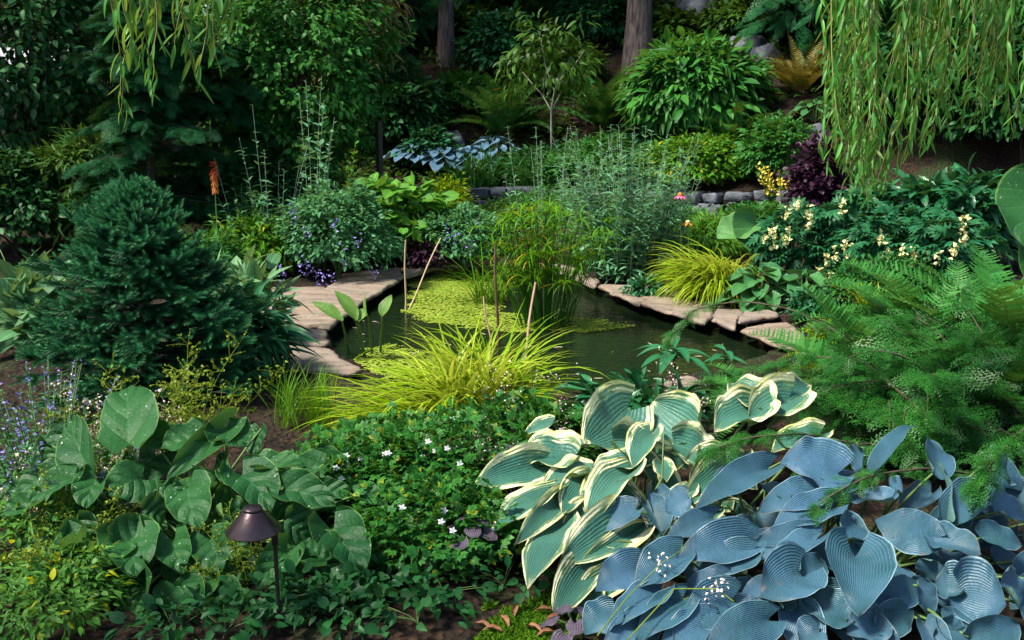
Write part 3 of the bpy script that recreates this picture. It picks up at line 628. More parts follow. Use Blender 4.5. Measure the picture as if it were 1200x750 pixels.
def build_duckweed():
    """floating duckweed: tiny fronds packed into ragged rafts"""
    m = leaf_mat('duckweed', (.16, .25, .05), (.31, .37, .10), .6, .1, .5, 3.0)
    P_ = [[(470, 338), (500, 322), (545, 326), (580, 345), (600, 365), (640, 372), (700, 372), (745, 379), (752, 384), (700, 390), (650, 392), (560, 388), (500, 379), (462, 369), (480, 355)],
          [(404, 425), (420, 408), (455, 402), (500, 412), (560, 425), (640, 440), (640, 452), (540, 462), (440, 446), (418, 437)],
          [(468, 334), (500, 319), (545, 316), (590, 322), (592, 350), (540, 345), (480, 348)]]
    mb = MB(); fr = T([[math.cos(a) * .5, math.sin(a) * .5, 0] for a in np.linspace(0, 2 * np.pi, 6, endpoint=False)], [[0, 1, 2, 3], [0, 3, 4, 5]], np.zeros((6, 2)))
    for poly in P_:
        w = [tuple(plane(x, y, WATER_Z)[:2]) for x, y in poly]; a = np.array(w); lo, hi = a.min(0), a.max(0); n = int((hi - lo).prod() * 3200)
        p = rng.uniform(lo, hi, (n, 2)); d = poly_dist(p[:, 0], p[:, 1], w); ins = poly_in(p[:, 0], p[:, 1], w)
        f = vnoise(p[:, 0], p[:, 1], 3.2, 5) * .5 + vnoise(p[:, 0], p[:, 1] * 2.4, 5.5, 2) * .55 + np.where(ins, np.minimum(d * 5, .9), -1) + rng.normal(size=n) * .10
        p = p[f > .37]; k = len(p); a = rng.uniform(0, 6.28, k)
        dirs = np.stack([np.cos(a), np.sin(a), rng.normal(size=k) * .12], -1)
        mb.add(fr, np.column_stack([p, np.full(k, WATER_Z + .004) + rng.uniform(0, .004, k)]), frames(dirs, np.array([0, 0, 1.0])), rng.uniform(.016, .034, k))
    stuff(part(mb, 'duckweed', m, None, False), 'yellow green duckweed rafts floating on the dark pond', 'duckweed')
build_duckweed()
def build_wall():
    xs = np.linspace(-3.2, 6.5, 400); t = thing('dry_stone_wall', 'low grey dry stone wall holding up the bed behind the pond', 'stone wall', (0, 15, .34)); k = 0
    for row in range(3):
        x = -3.2 + .13 * row
        while x < 6.4:
            w = random.uniform(.16, .50); y = float(wall_y(x + w / 2)); ang = math.atan2(float(wall_y(x + w)) - float(wall_y(x)), w); zb = HS(x + w / 2, y - .35) - .06
            m = MB(); h = .15 + random.uniform(-.03, .03); rock(m, (x + w / 2, y + random.uniform(-.03, .02) + row * .03, zb + .08 + row * .145 + random.uniform(-.02, .02)), w * .52, .17, h * .54, 100 + k, ang + random.uniform(-.15, .15), 14, .42, .20)
            part(m, 'stone', STONE, t); x += w * 1.01; k += 1
build_wall()
for i, (px, py, D, sx, sz, lb) in enumerate([(828, 50, 19.6, .62, .36, 'pale grey boulder at top of the mulch slope beside the big trunk'), (874, 74, 17.6, .42, .28, 'blue grey boulder above the brown fern on slope'),
        (897, 86, 17.2, .30, .22, 'small grey boulder just below the blue grey one on slope'), 
        (936, 160, 14.2, .60, .44, 'large rounded grey boulder under the small ribbed hosta'),
        (524, 138, 17.0, .4, .22, 'grey boulder below the left sword fern')]):
    q = P(px, py, D); m = MB(); z = HS(q[0], D); rock(m, (0, 0, 0), sx, sx * .7, sz, 500 + i, .4 * i, 16, .7, .16); m.v = [v + np.array([q[0], D, z + sz * .35]) for v in m.v]
    tag(part(m, 'boulder', STONE, None, True, (q[0], D, z)), lb, 'boulder', 'boulders on the slope')
# flagstones round the pond
def fpoly(pts, z=.03): return [tuple(plane(x, y, z)[:2]) for x, y in pts]
FL = [([(470, 313), (500, 309), (548, 305), (556, 309), (520, 312), (496, 317), (474, 324)], 'grey end flagstone at the far corner of the pond'),
      ([(400, 322), (440, 316), (468, 313), (472, 325), (464, 330), (440, 345), (424, 353), (380, 340)], 'pink flagstone curving along the far left of the pond'),
      ([(318, 338), (376, 336), (424, 353), (400, 372), (386, 385), (330, 380), (290, 366)], 'broad rosy flagstone beside the leaning lance leaved water plants'),
      ([(286, 370), (330, 383), (382, 388), (384, 404), (300, 404), (270, 390)], 'cracked pinkish flagstone at the left bend of the pond'),
      ([(276, 396), (300, 407), (385, 407), (400, 421), (424, 434), (416, 439), (340, 432), (280, 424)], 'wedge shaped flagstone nearest on the left bank'),
      ([(628, 309), (668, 312), (704, 330), (697, 336), (668, 322), (630, 313)], 'pale flagstone behind the umbrella sedge'),
      ([(700, 334), (762, 332), (800, 344), (758, 351), (750, 357), (735, 350)], 'narrow flagstone at the head of the right bank'),
      ([(750, 355), (762, 349), (800, 350), (838, 355), (834, 371), (826, 379), (792, 368)], 'tan flagstone under the golden grass on right bank'),
      ([(834, 375), (842, 358), (874, 366), (864, 375), (862, 386)], 'small dark flagstone squeezed between two tan ones'),
      ([(866, 376), (880, 364), (910, 370), (914, 375), (866, 382)], 'thin flagstone lying above the lowest one on right bank'),
      ([(866, 385), (922, 378), (945, 394), (936, 409), (905, 402)], 'big brown flagstone nearest on the right bank'),
      ([(770, 452), (806, 440), (832, 452), (822, 472), (778, 476)], 'mauve grey flagstone on near edge below the lily leaved plant')]
for i, (p, lb) in enumerate(FL): slab('flagstone', lb, fpoly(p), -.012 + .004 * (i % 3) + (.045 if i == 9 else 0), .035 + .004 * (i % 3) + (.045 if i == 9 else 0), FLAG, 'flagstone', 'flagstones round the pond', seed=20 + i)
# moss and litter in the front
def build_moss():
    m = leaf_mat('moss', (.035, .10, .012), (.085, .17, .022), .8, .15, .6, 9.0); mb = MB(); tf = leaf_t(.5, 1, 1, .3, .5, 0, .3, y0=.8); n = 26000
    poly = [tuple(plane(x, y, 0)[:2]) for x, y in [(575, 706), (610, 684), (650, 690), (690, 722), (710, 790), (520, 790), (535, 735)]]
    a = np.array(poly); p = rng.uniform(a.min(0), a.max(0), (n, 2)); d = poly_dist(p[:, 0], p[:, 1], poly); f = np.where(poly_in(p[:, 0], p[:, 1], poly), np.minimum(d * 6, 1), -1) + .7 * vnoise(p[:, 0], p[:, 1], 9, 4)
    p = p[f > .35]; k = len(p); mb.add(tf, np.column_stack([p, H(p[:, 0], p[:, 1]) + .018 * vnoise(p[:, 0], p[:, 1], 5.3, 1) + rng.uniform(0, .018, k)]), frames(rand_dirs(k, .0), rng.normal(size=(k, 3))), rng.uniform(.010, .022, k))
    stuff(part(mb, 'moss', m), 'green moss creeping over the dark soil in front', 'moss')
build_moss()
LIT = plain_mat('dry_leaf', (.16, .06, .025), (.30, .15, .07), .7, 25)
for k, (px, py) in enumerate([(588, 742), (618, 735), (640, 728), (602, 722), (575, 738), (655, 738), (630, 746), (596, 734), (648, 716)]):
    q = plane(px, py, .02); m = MB(); a = rng.uniform(0, 6.28); big_leaf(m, (0, 0, .022), (math.cos(a) * .075, math.sin(a) * .075, .03), .022, (0, 0, 1), .2, .5, .10, 0, .1, nu=6, nv=8, seed=k)
    m.v = [v + np.array([q[0], q[1], HS(q[0], q[1])]) for v in m.v]; tag(part(m, 'fallen_leaf', LIT, None, True, (q[0], q[1], HS(q[0], q[1]))), 'curled rusty fallen leaf on the mossy soil in front', 'fallen leaf', 'dry leaves on the mossy soil')
# shed seen through the trees at the left
def build_shed():
    x, y = P(72, 110, 18.0)[:2]; z = HS(x, y); t = thing('garden_shed', 'pale roofed shed glimpsed through the dark trees at left', 'shed', (x, y, z))
    m = MB(); w, d, h = 1.5, 1.2, 1.75
    def box(mb, x0, x1, y0, y1, z0, z1):
        V = [[a, b, c] for a in (x0, x1) for b in (y0, y1) for c in (z0, z1)]; mb.raw(V, [[0, 1, 3, 2], [4, 6, 7, 5], [0, 4, 5, 1], [2, 3, 7, 6], [0, 2, 6, 4], [1, 5, 7, 3]])
    box(m, x - w, x + w, y - d, y + d, z - .5, z + h); part(m, 'wall', plain_mat('shed_boards', (.10, .075, .055), (.16, .12, .09), .8, 6, stretch=(1, 1, 8)), t, False)
    m = MB(); a = np.array([[x - w - .25, y - d - .3, z + h + .01], [x + w + .25, y - d - .3, z + h + .01], [x + w + .25, y, z + h + .75], [x - w - .25, y, z + h + .75], [x - w - .25, y + d + .3, z + h + .01], [x + w + .25, y + d + .3, z + h + .01]])
    V = np.vstack([a, a + [0, 0, .06]]); m.raw(V, [[0, 1, 2, 3], [3, 2, 5, 4], [6, 7, 8, 9], [9, 8, 11, 10], [0, 1, 7, 6], [4, 5, 11, 10], [0, 3, 9, 6], [3, 4, 10, 9], [1, 2, 8, 7], [2, 5, 11, 8]])
    part(m, 'roof', plain_mat('pale_roof', (.30, .30, .37), (.44, .44, .52), .45, 2), t, False)
    m = MB(); box(m, x + .2, x + .95, y - d - .04, y - d - .003, z + .05, z + 1.65); part(m, 'door', plain_mat('shed_door', (.06, .05, .04), (.09, .07, .06), .7, 5), t, False)
build_shed()
# ------------------------------------------------------------------ background trees and shrubs
def hit(px, py):
    Ds = np.linspace(3, 60, 1500); d = _F + _R * (px - 600) / FPX + _U * (375 - py) / FPX; d = d / d[1]
    z = CAM[2] + d[2] * Ds; h = H(d[0] * Ds, Ds); i = np.argmax(z <= h); D = Ds[i] if (z <= h).any() else 30.0
    return np.array([d[0] * D, D, float(h[i])])
def trunk_mesh(base, top, r0, r1, seed=0, wob=.06, sides=14, K=24):
    r = np.random.default_rng(seed); s = np.linspace(0, 1, K)[:, None]; q = np.asarray(base) + (np.asarray(top) - np.asarray(base)) * s
    ph = r.uniform(0, 6, 2); q[:, 0] += wob * np.sin(s[:, 0] * 5 + ph[0]) * s[:, 0]; q[:, 1] += wob * np.sin(s[:, 0] * 4 + ph[1]) * s[:, 0]
    q[0, 2] -= .25; m = MB(); rad = r0 + (r1 - r0) * s[:, 0] ** .8 + r0 * .5 * np.exp(-s[:, 0] * 30); m.tube(q, rad, sides); return m
def tall_conifer(label, px, py, dia, h, zb, n, L, lean=0.0, size=.95, seed=0, D=None, lowaz=None, mat=None):
    b = hit(px, py) if D is None else gp(px, D); t = thing('conifer_tree', label, 'tree', b, None)
    part(trunk_mesh(b, b + [lean, 0, h], dia / 2, dia * .12, seed), 'trunk', BARK, t)
    mb, ms = MB(), MB(); conifer_branches(mb, ms, b[0] + lean * .4, b[1], b[2] + zb, b[2] + h, int(n * .55), L, SPRAY, size, per=12, droop=(15, 60))
    if lowaz: conifer_branches(mb, ms, b[0], b[1], b[2] + lowaz[2], b[2] + lowaz[3], lowaz[4], lowaz[5], SPRAY, size * .7, per=26, az=(lowaz[0], lowaz[1]), droop=(25, 60), taper=False)
    part(mb, 'crown', mat or FIR, t); part(ms, 'branches', DST, t); return t
tall_conifer('tall conifer with a slim dark furrowed trunk and low drooping boughs', 526, 78, .30, 17, 4.2, 110, 3.4, .1, .9, 1, D=20.5, lowaz=(-25, 60, 1.2, 4.6, 30, 2.8))
tall_conifer('tall conifer with a thick bare grey brown trunk on mulch slope', 748, 76, .46, 19, 5.2, 110, 3.6, -.1, .9, 2, lowaz=(120, 250, 4.2, 6.0, 10, 2.8))
tall_conifer('conifer with a thin black trunk behind the tall leafy bush', 365, 95, .20, 14, 3.2, 80, 2.8, .1, .8, 3, D=18.0)
tall_conifer('dark conifer at far left behind the pale roofed shed', 20, 120, .4, 16, 1.2, 130, 3.4, 0, .9, 5, D=21.0)
tall_conifer('dark drooping conifer between the leafy bush and slim trunk', 455, 95, .26, 13, .2, 150, 2.6, 0, .75, 6, D=22.0, lowaz=(150, 400, .15, 3.6, 80, 2.2), mat=HEM)
tall_conifer('feathery green conifer leaning between the two big trunks', 640, 60, .24, 12, .3, 150, 2.6, 0, .75, 7, D=22.5, mat=HEM, lowaz=(150, 400, .15, 3.4, 90, 2.4))
tall_conifer('bushy conifer up the slope right of the thick trunk', 870, 32, .26, 11, 1.5, 120, 2.2, 0, .7, 8, mat=FIR)
tall_conifer('bushy conifer at the top of the slope beside the willow', 962, 46, .28, 12, .3, 140, 2.4, 0, .7, 9, mat=HEM, lowaz=(150, 400, .2, 2.2, 60, 1.6))
def woodland():
    """far-off wood behind the slope: one mass of leaf clumps, its near face ragged"""
    mb = MB(); n = 4200; a = np.radians(rng.uniform(30, 168, n)); R_ = rng.uniform(29, 36, n); x = R_ * np.cos(a); y = R_ * np.sin(a) ; z = H(x, y) + rng.uniform(0, 1, n) ** .8 * 13
    k = vnoise(x, z, .35, 3) > -9; c = np.stack([x, y, z], -1)[k]; d = norm(np.stack([-x, -y, 0 * x + 6], -1))[k]
    leafy(mb, OVATE, c, d, 24, 1.0, .38, flat=.8)
    stuff(part(mb, 'woodland', DK), 'dark wood filling the slope behind all the trees', 'wood')
woodland()
# left-hand trees
def broad_tree(label, px, D, h, rx, ry, mats, ts, ncl, nper, size, nst=5, name='broadleaf_tree', z0=.42, r=.04, spread=.5, cl_r=.22, seed=0, zmin=-.95):
    b = gp(px, D); t = thing(name, label, 'tree', b)
    c = b + [0, 0, h * .56]; cl, d = dome_clumps(c, (rx, ry, h * .46), ncl, zmin, .25, .25, seed); mb = MB(); leafy(mb, ts, cl, d, nper, cl_r, size, droop=.3)
    part(mb, 'crown', mats[0], t)
    for k in range(nst):
        a = k * 2.4 + .4; e = b + [math.cos(a) * rx * spread, math.sin(a) * ry * spread, h * (.75 + .1 * (k % 3))]
        s = np.linspace(0, 1, 12)[:, None]; q = b + (e - b) * s; q[:, :2] = b[:2] + (e - b)[:2] * s ** 1.5; q[0, 2] -= .1
        m = MB(); m.tube(q, np.linspace(r, r * .25, 12), 7)
        for j in range(4):
            o = q[4 + j * 2]; f = cl[rng.integers(0, len(cl))]; f = o + (f - o) * min(1, .9 / (np.linalg.norm(f - o) + .01)); m.tube(o + (f - o) * np.linspace(0, 1, 5)[:, None] + [[0, 0, .05 * math.sin(u)] for u in np.linspace(0, 3.1, 5)], np.linspace(r * .35, r * .1, 5), 4)
        part(m, 'trunk', mats[1], t)
    return t
broad_tree('dark many stemmed tree filling the far left edge', 40, 14.2, 5.2, 1.7, 1.2, (DK, DST), OVATE, 460, 22, .12, 5, seed=1)
broad_tree('dim thin leaved tree between the shed and the leafy bush', 165, 16.5, 6.0, 1.6, 1.2, (DK2, DST), OVATE, 420, 20, .12, 4, seed=2, z0=.5)
broad_tree('tall dense leafy bush with fresh green upper leaves left of centre', 352, 13.8, 4.3, 1.35, 1.1, (MID, WST), OVATE, 900, 24, .088, 6, 'tall_bush', seed=3, cl_r=.15)
broad_tree('bush with faded tan leaves high behind the leafy bush', 415, 17.2, 4.9, .9, .8, (TAN, WST), LANCE, 150, 16, .2, 3, 'faded_bush', seed=4)
sh = lambda nm, lb, px, py, D, w, hp, mats, ts, ncl, nper, size, **k: shrub(nm, lb, k.pop('cat', 'shrub'), (gp(px, D) if D else hit(px, py)), w * ((D or hit(px, py)[1])) / FPX / 2, w * ((D or hit(px, py)[1])) / FPX / 2 * k.pop('deep', .8), hp * ((D or hit(px, py)[1])) / FPX, mats, ts, ncl, nper, size, **k)
sh('shade_shrub', 'low dark shrub under the dark tree at the far left edge', 20, 250, 12.4, 150, 120, (DK, DST), OVATE, 240, 20, .10)
sh('shade_shrub', 'low dark shrub with thin leaves left of the hemlock', 105, 250, 12.6, 120, 130, (DK2, DST), LANCE, 200, 20, .15)
sh('shade_shrub', 'dark bush right of the hemlock under the leafy bush', 300, 230, 13.0, 150, 100, (DK, DST), OVATE, 220, 20, .09)
SPF = [spray_t(8, .44, .13, .15, .085, .34), spray_t(7, .5, .13, .25, .09, .34)]
def hemlock(label, px, D, h, L, n, seed=0, mat=None):
    b = gp(px, D); t = thing('hemlock', label, 'tree', b); part(trunk_mesh(b, b + [0, 0, h], .07, .015, seed, .03, 8), 'trunk', DST, t)
    mb, ms = MB(), MB(); conifer_branches(mb, ms, b[0], b[1], b[2] + .15, b[2] + h, n, L, SPF, .33, per=26, droop=(15, 50), r0=.012); part(mb, 'crown', mat or HEM, t); part(ms, 'branches', DST, t)
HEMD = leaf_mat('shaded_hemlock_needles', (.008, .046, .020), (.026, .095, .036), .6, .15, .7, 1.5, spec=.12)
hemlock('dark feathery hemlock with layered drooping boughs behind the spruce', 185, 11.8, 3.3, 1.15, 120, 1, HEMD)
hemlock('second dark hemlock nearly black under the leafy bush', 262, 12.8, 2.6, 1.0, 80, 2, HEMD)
# shrubs, ferns and small trees on the slope
sh = lambda nm, lb, px, py, D, w, hp, mats, ts, ncl, nper, size, **k: shrub(nm, lb, k.pop('cat', 'shrub'), (gp(px, D) if D else hit(px, py)), w * ((D or hit(px, py)[1])) / FPX / 2, w * ((D or hit(px, py)[1])) / FPX / 2 * k.pop('deep', .8), hp * ((D or hit(px, py)[1])) / FPX, mats, ts, ncl, nper, size, **k)
sh('laurel_bush', 'dull green low bush at the foot of the slim trunk', 470, 160, 17.2, 110, 85, (DK, WST), OVATE, 200, 20, .12)
sh('laurel_bush', 'small bluish leaved bush above the distant blue hostas', 505, 170, 16.6, 60, 42, (PAL, WST), OVATE, 90, 18, .10)
sh('rhododendron', 'large rounded rhododendron with long glossy leaves on the slope', 808, 182, 16.0, 145, 106, (MID, WST), LANCE + ELLIP, 300, 26, .22, cl_r=.2, stems=10, droop=.35)
sh('rhododendron', 'smaller dark rhododendron tucked left of the large rounded one', 760, 178, 15.8, 70, 56, (DK, WST), ELLIP, 120, 20, .18, cl_r=.18)
sh('low_conifer_bush', 'low spreading green bush below the boulders on slope', 895, 100, 19.0, 130, 52, (DK2, WST), OVATE, 170, 22, .11)
sh('low_conifer_bush', 'broad green bush along the top edge above the boulders', 905, 42, None, 150, 34, (DK2, WST), OVATE, 220, 20, .14)
sh('spirea_bush', 'light green mounded bush above the wall right of centre', 815, 224, 14.6, 112, 58, (BRI, WST), OVATE, 190, 24, .075)
sh('spirea_bush', 'fresh green feathery bush beside the yellow plumes', 905, 215, 14.0, 76, 66, (MID, WST), COMPOUND, 150, 14, .13)
sh('leafy_mound', 'dense green mound of small leaves above the wall at centre', 700, 206, 15.6, 105, 52, (MID, WST), COMPOUND, 170, 14, .12)
sh('leafy_mound', 'deep green mound between the centre mound and light bush', 760, 212, 15.2, 60, 40, (DK, WST), COMPOUND, 90, 14, .12)
sh('smoke_bush', 'dark purple leaved bush beside the willow curtain', 955, 246, 13.0, 62, 92, (PUR, DST), ROUND, 130, 20, .065, lump=.5, inner=.3)
sh('plum_bush', 'small plum coloured plant above the ribbed hosta', 965, 118, 15.6, 36, 30, (PUR, DST), ROUND, 60, 18, .07)
sh('dark_evergreen', 'dark evergreen bush behind the hanging willow at right', 1060, 190, 14.5, 190, 170, (DK, DST), OVATE, 330, 24, .12)
sh('dark_evergreen', 'dark evergreen bush at the far right behind the willow', 1185, 190, 13.5, 170, 190, (DK, DST), OVATE, 330, 24, .12)
sh('laurel_bush', 'shadowed bush under the boughs right of the slim trunk', 590, 110, 19.5, 90, 70, (HEM, WST), OVATE, 150, 20, .13)
sh('laurel_bush', 'small shadowed bush left of the thick bare trunk', 690, 95, 20.5, 80, 60, (HEM, WST), OVATE, 130, 20, .13)
sh('understory_shrub', 'low shrub at the left foot of the slim dark trunk', 440, 150, 18.5, 90, 60, (DK2, WST), OVATE, 130, 20, .11)
sh('understory_shrub', 'low shrub between the slim trunk and left sword fern', 545, 118, 18.0, 80, 40, (MID, WST), COMPOUND, 100, 14, .15)
sh('understory_shrub', 'loose shrub behind the pale stemmed sapling', 655, 100, 19.0, 90, 50, (DK2, WST), COMPOUND, 110, 14, .16)
sh('understory_shrub', 'low shrub right of the pale stemmed sapling above strap leaves', 640, 165, 16.3, 110, 30, (DK, WST), OVATE, 110, 18, .10)
sh('understory_shrub', 'dark shrub high on the slope left of the slim trunk', 425, 75, None, 110, 70, (HEM, WST), OVATE, 150, 22, .15)
sh('understory_shrub', 'pale green shrub high between the two big trunks', 590, 52, None, 110, 45, (DK2, WST), OVATE, 160, 22, .15)
sh('understory_shrub', 'dark shrub high on slope just left of the thick trunk', 697, 52, None, 80, 45, (DK, WST), OVATE, 140, 22, .15)
sh('understory_shrub', 'shrub on the slope just right of the thick trunk', 792, 50, None, 60, 30, (DK2, WST), OVATE, 120, 22, .14)
fern('sword_fern', 'large dark sword fern left of the pale stemmed sapling', 'fern', hit(590, 160), 46, 1.35, SWF, WST, (30, 82), (35, 85), 30, .15)
fern('sword_fern', 'large dark sword fern right of the pale stemmed sapling', 'fern', hit(705, 152), 44, 1.25, SWF, WST, (30, 82), (35, 85), 30, .15)
fern('sword_fern', 'bronze brown sword fern below the boulders on slope', 'fern', hit(938, 112), 44, 1.1, BRF, WST, (40, 85), (25, 70), 28, .14)
fern('sword_fern', 'sword fern with rusty lower fronds above the light bush', 'fern', hit(855, 180), 36, 1.15, SWF, WST, (25, 75), (50, 95), 28, .16)
fern('sword_fern', 'rusty old fern crouched under the rhododendron', 'fern', gp(815, 14.9), 18, .6, BRF, WST, (15, 55), (40, 80), 20, .13)
def undergrowth():
    """low ferny ground cover that breaks up the mulch of the slope"""
    mb = MB(); n = 5200; x = rng.uniform(-7, 8.5, n); y = rng.uniform(15.3, 29, n); k = (y > wall_y(x) + .5) & (vnoise(x, y, .8, 2) + .5 * vnoise(x, y, 2.1, 6) > -.28)
    for px, py, w, h in ((722, 95, 42, 45), (880, 120, 30, 30), (905, 128, 30, 22)):
        q = hit(px, py); k &= (np.abs(x - q[0]) > w * q[1] / FPX) | (np.abs(y - q[1]) > 1.0)
    x, y = x[k], y[k]; c = np.stack([x, y, H(x, y) + .10], -1); leafy(mb, COMPOUND + OVATE, c, np.tile([0, -.4, .8], (len(c), 1)), 8, .20, .12, flat=.5); stuff(part(mb, 'undergrowth', DK2), 'low dark green undergrowth spread over the mulch slope', 'undergrowth')
undergrowth()
def sapling():
    b = gp(646, 16.2); t = thing('sapling', 'pale stemmed sapling with drooping leaves between two sword ferns', 'tree', b); pm = D = 16.2
    def w(px, py, dd=0): return P(px, py, 16.2 + dd)
    m = MB(); m.tube([b, w(646, 150), w(646, 128), w(650, 105), w(660, 84), w(668, 70)], [.020, .017, .016, .012, .009, .006], 6); part(m, 'trunk', PST, t)
    for q in ([(646, 130), (636, 112), (622, 96), (612, 84)], [(650, 108), (640, 80), (634, 50), (640, 28)], [(646, 130), (662, 100), (672, 78), (684, 60)]):
        m = MB(); m.tube([w(x, y, .1 * i) for i, (x, y) in enumerate(q)], [.012, .009, .007, .004], 5); part(m, 'limb', PST, t)
    mb = MB(); c = np.array([w(rng.uniform(592, 690), rng.uniform(22, 112), rng.uniform(-.6, .6)) for _ in range(48)]); leafy(mb, LANCE + ELLIP, c, norm(c - (w(640, 75))), 12, .15, .16, droop=.7); part(mb, 'crown', DK2, t)
sapling()
for px, D, n, r, lb in ((560, 15.7, 260, .35, 'clump of dark strap leaves behind the wall left of centre'), (622, 15.6, 300, .38, 'clump of dark strap leaves behind the wall at centre'), (655, 15.9, 180, .3, 'shorter strap leaved clump next to the green mound')):
    grass_clump('daylily', lb, 'perennial', gp(px, D), n, r, .85, .022, STR, (55, 90), (40, 120), group='daylilies behind the wall', part_name='leaves')
def small_hosta(name, label, base, n, L, mat, el=(5, 60), ratio=.75, rad=.3, group=None, cat='hosta', prof=HW, cup=.1, seed=0, lift=0.0):
    t = thing(name, label, cat, base, group); base = np.asarray(base); r = np.random.default_rng(seed); ms = MB()
    for k in range(n):
        a = k * 2.39996 + r.uniform(-.2, .2); e = math.radians(el[1] + (el[0] - el[1]) * ((k + .5) / n) ** .7); o = rad * ((k + .5) / n) ** .6
        dirv = np.array([math.cos(a), math.sin(a), 0]); q = base + dirv * o + [0, 0, lift + rad * .35 + L * 1.1 * math.sin(e)]; l = L * r.uniform(.8, 1.1)
        tp = q + dirv * l * .9 + [0, 0, -l * (.45 - .4 * math.sin(e))]; m = MB(); big_leaf(m, q, tp, l * ratio, np.array([0, 0, 1.0]) + dirv * .2 + r.normal(size=3) * .12, .12, cup, .03, .18, .1, prof, 6, 8, seed=seed * 100 + k)
        part(m, 'leaf', mat, t); ms.tube([base + dirv * .03, base * .45 + q * .55 + [0, 0, .02], q], [.006, .005, .004], 4)
    part(ms, 'stalks', STEM, t); return t
BLUE = hosta_mat('blue_hosta_leaf', (.019, .080, .088), (.060, .142, .232), None, (.20, .33, .38), 13, .06, .42, back=(.09, .19, .17))
BLUE_FAR = hosta_mat('powder_blue_hosta_leaf', (.05, .125, .20), (.10, .20, .31), None, (.22, .34, .40), 6, .06, .45)
GREENH = hosta_mat('green_hosta_leaf', (.025, .13, .04), (.065, .22, .06), None, (.12, .25, .12), 6, .12, .4)
for i, (px, D, n, lb) in enumerate(((490, 16.5, 28, 'powder blue hosta at the left end of the bed behind the wall'), (522, 16.3, 32, 'powder blue hosta in the middle of the bed behind the wall'), (553, 16.3, 32, 'powder blue hosta beside the strap leaves behind the wall'), (580, 16.6, 20, 'small powder blue hosta half behind the strap leaves'))):
    small_hosta('blue_hosta', lb, gp(px, D) + [0, 0, .06], n, .28, BLUE_FAR, rad=.38, group='distant blue hostas', seed=30 + i)
small_hosta('ribbed_hosta', 'small green ribbed hosta beside the grey boulder on slope', gp(945, 15.0), 24, .22, GREENH, rad=.28, seed=40)
t = stem_plant('goldenrod', 'yellow plumed plant between the feathery bush and purple bush', 'flower', gp(915, 13.3), 10, .16, .75, (BRI, STEM), OVATE, .09, 16, .3, flower=(GOLDF, OVATE, .05, .6, 26))
# ------------------------------------------------------------------ plants between wall and pond
sp = stem_plant
SSTEM = plain_mat('silver_stem', (.22, .30, .20), (.34, .42, .30), .7, 15)
sp('mugwort', 'tall grey spired mugwort with the highest plume left of centre', 'perennial', gp(369, 11.9), 6, .10, 2.3, (ART, SSTEM), LANCE + OVATE, .17, 46, .05)
sp('mugwort', 'cluster of thin grey spires rising left of the highest plume', 'perennial', gp(318, 11.9), 10, .40, 1.95, (ART, SSTEM), LANCE, .15, 34, .22)
sp('mugwort', 'yellowing leafy spire beside the black post', 'perennial', gp(410, 12.6), 3, .06, 1.55, (BRI, STEM), LANCE + OVATE, .15, 46, .03)
sp('mugwort', 'short grey green spires in front of the black post', 'perennial', gp(436, 12.5), 6, .2, 1.1, (ART, STEM), LANCE, .14, 30, .12)
sp('mugwort', 'short pair of grey spires beside the red torch flower', 'perennial', gp(282, 11.9), 4, .15, 1.15, (ART, STEM), LANCE, .15, 26, .12)
sp('mugwort', 'bushy base of grey leaves under the thin spires', 'perennial', gp(345, 11.8), 46, .75, 1.0, (CAT, STEM), LANCE + OVATE, .11, 26, .3, spire=False)
sp('silver_artemisia', 'big silvery artemisia with many spires right of the sedge', 'perennial', gp(735, 11.2), 76, .42, 1.7, (ART, SSTEM), LANCE, .19, 50, .24)
sp('silver_artemisia', 'silvery artemisia spires rising behind the umbrella sedge', 'perennial', gp(640, 12.9), 14, .5, 1.5, (ART, SSTEM), LANCE, .15, 34, .2)
sp('silver_artemisia', 'shorter silvery artemisia at the right end of its clump', 'perennial', gp(772, 11.4), 18, .25, 1.15, (ART, SSTEM), LANCE, .15, 34, .22)
sh('catmint', 'rounded grey green catmint spilling on the left flagstones', 395, 330, 11.2, 130, 108, (CAT, STEM), OVATE, 330, 18, .058, cat='perennial', cl_r=.09)
def flower_dots(parent, pts, mat, size, n, r, ts=OVATE, name='flowers'):
    
    for q in pts: mb = MB(); k = n; d = rand_dirs(k, -.3); mb.addm(ts, np.asarray(q) + rng.normal(size=(k, 3)) * r * [.6, .6, 1.2], frames(d, rng.normal(size=(k, 3))), size * rng.uniform(.7, 1.2, k)); part(mb, 'flower_spike', mat, parent)
cm = [o for o in COL.objects if o.name == 'catmint'][0]
flower_dots(cm, [P(x, y, 10.6 + .004 * y * 0) for x, y in ((352, 312), (362, 318), (372, 326), (386, 328), (330, 318), (402, 300), (420, 282), (345, 258), (343, 245), (360, 275), (392, 262), (438, 318), (332, 325), (378, 330))], VIO, .032, 14, .045)
sh('catmint', 'purple flecked catmint at the far bank of the pond', 545, 305, 12.0, 96, 66, (CAT, STEM), OVATE, 200, 18, .058, cat='perennial', cl_r=.09)
flower_dots([o for o in COL.objects if o.name == 'catmint.001'][0], [P(x, y, 11.5) for x, y in ((530, 284), (535, 278), (548, 286), (552, 292), (525, 270), (560, 262))], VIO, .03, 10, .04)
sh('salvia', 'loose mound of small leaves and pale violet flowers mid left', 420, 262, 12.2, 80, 60, (CAT, STEM), OVATE, 130, 16, .07, cat='perennial')
sh('round_leaf_plant', 'bushy plant with round apple green leaves behind the far bank', 470, 300, 12.3, 118, 96, (RND, STEM), ROUND, 110, 5, .15, cat='perennial', cl_r=.09, out=.8, droop=.45)
sh('yellow_spurge', 'yellow green rounded bush in front of the distant blue hostas', 520, 262, 13.2, 56, 66, (LIM, STEM), OVATE, 130, 20, .05, cat='perennial')
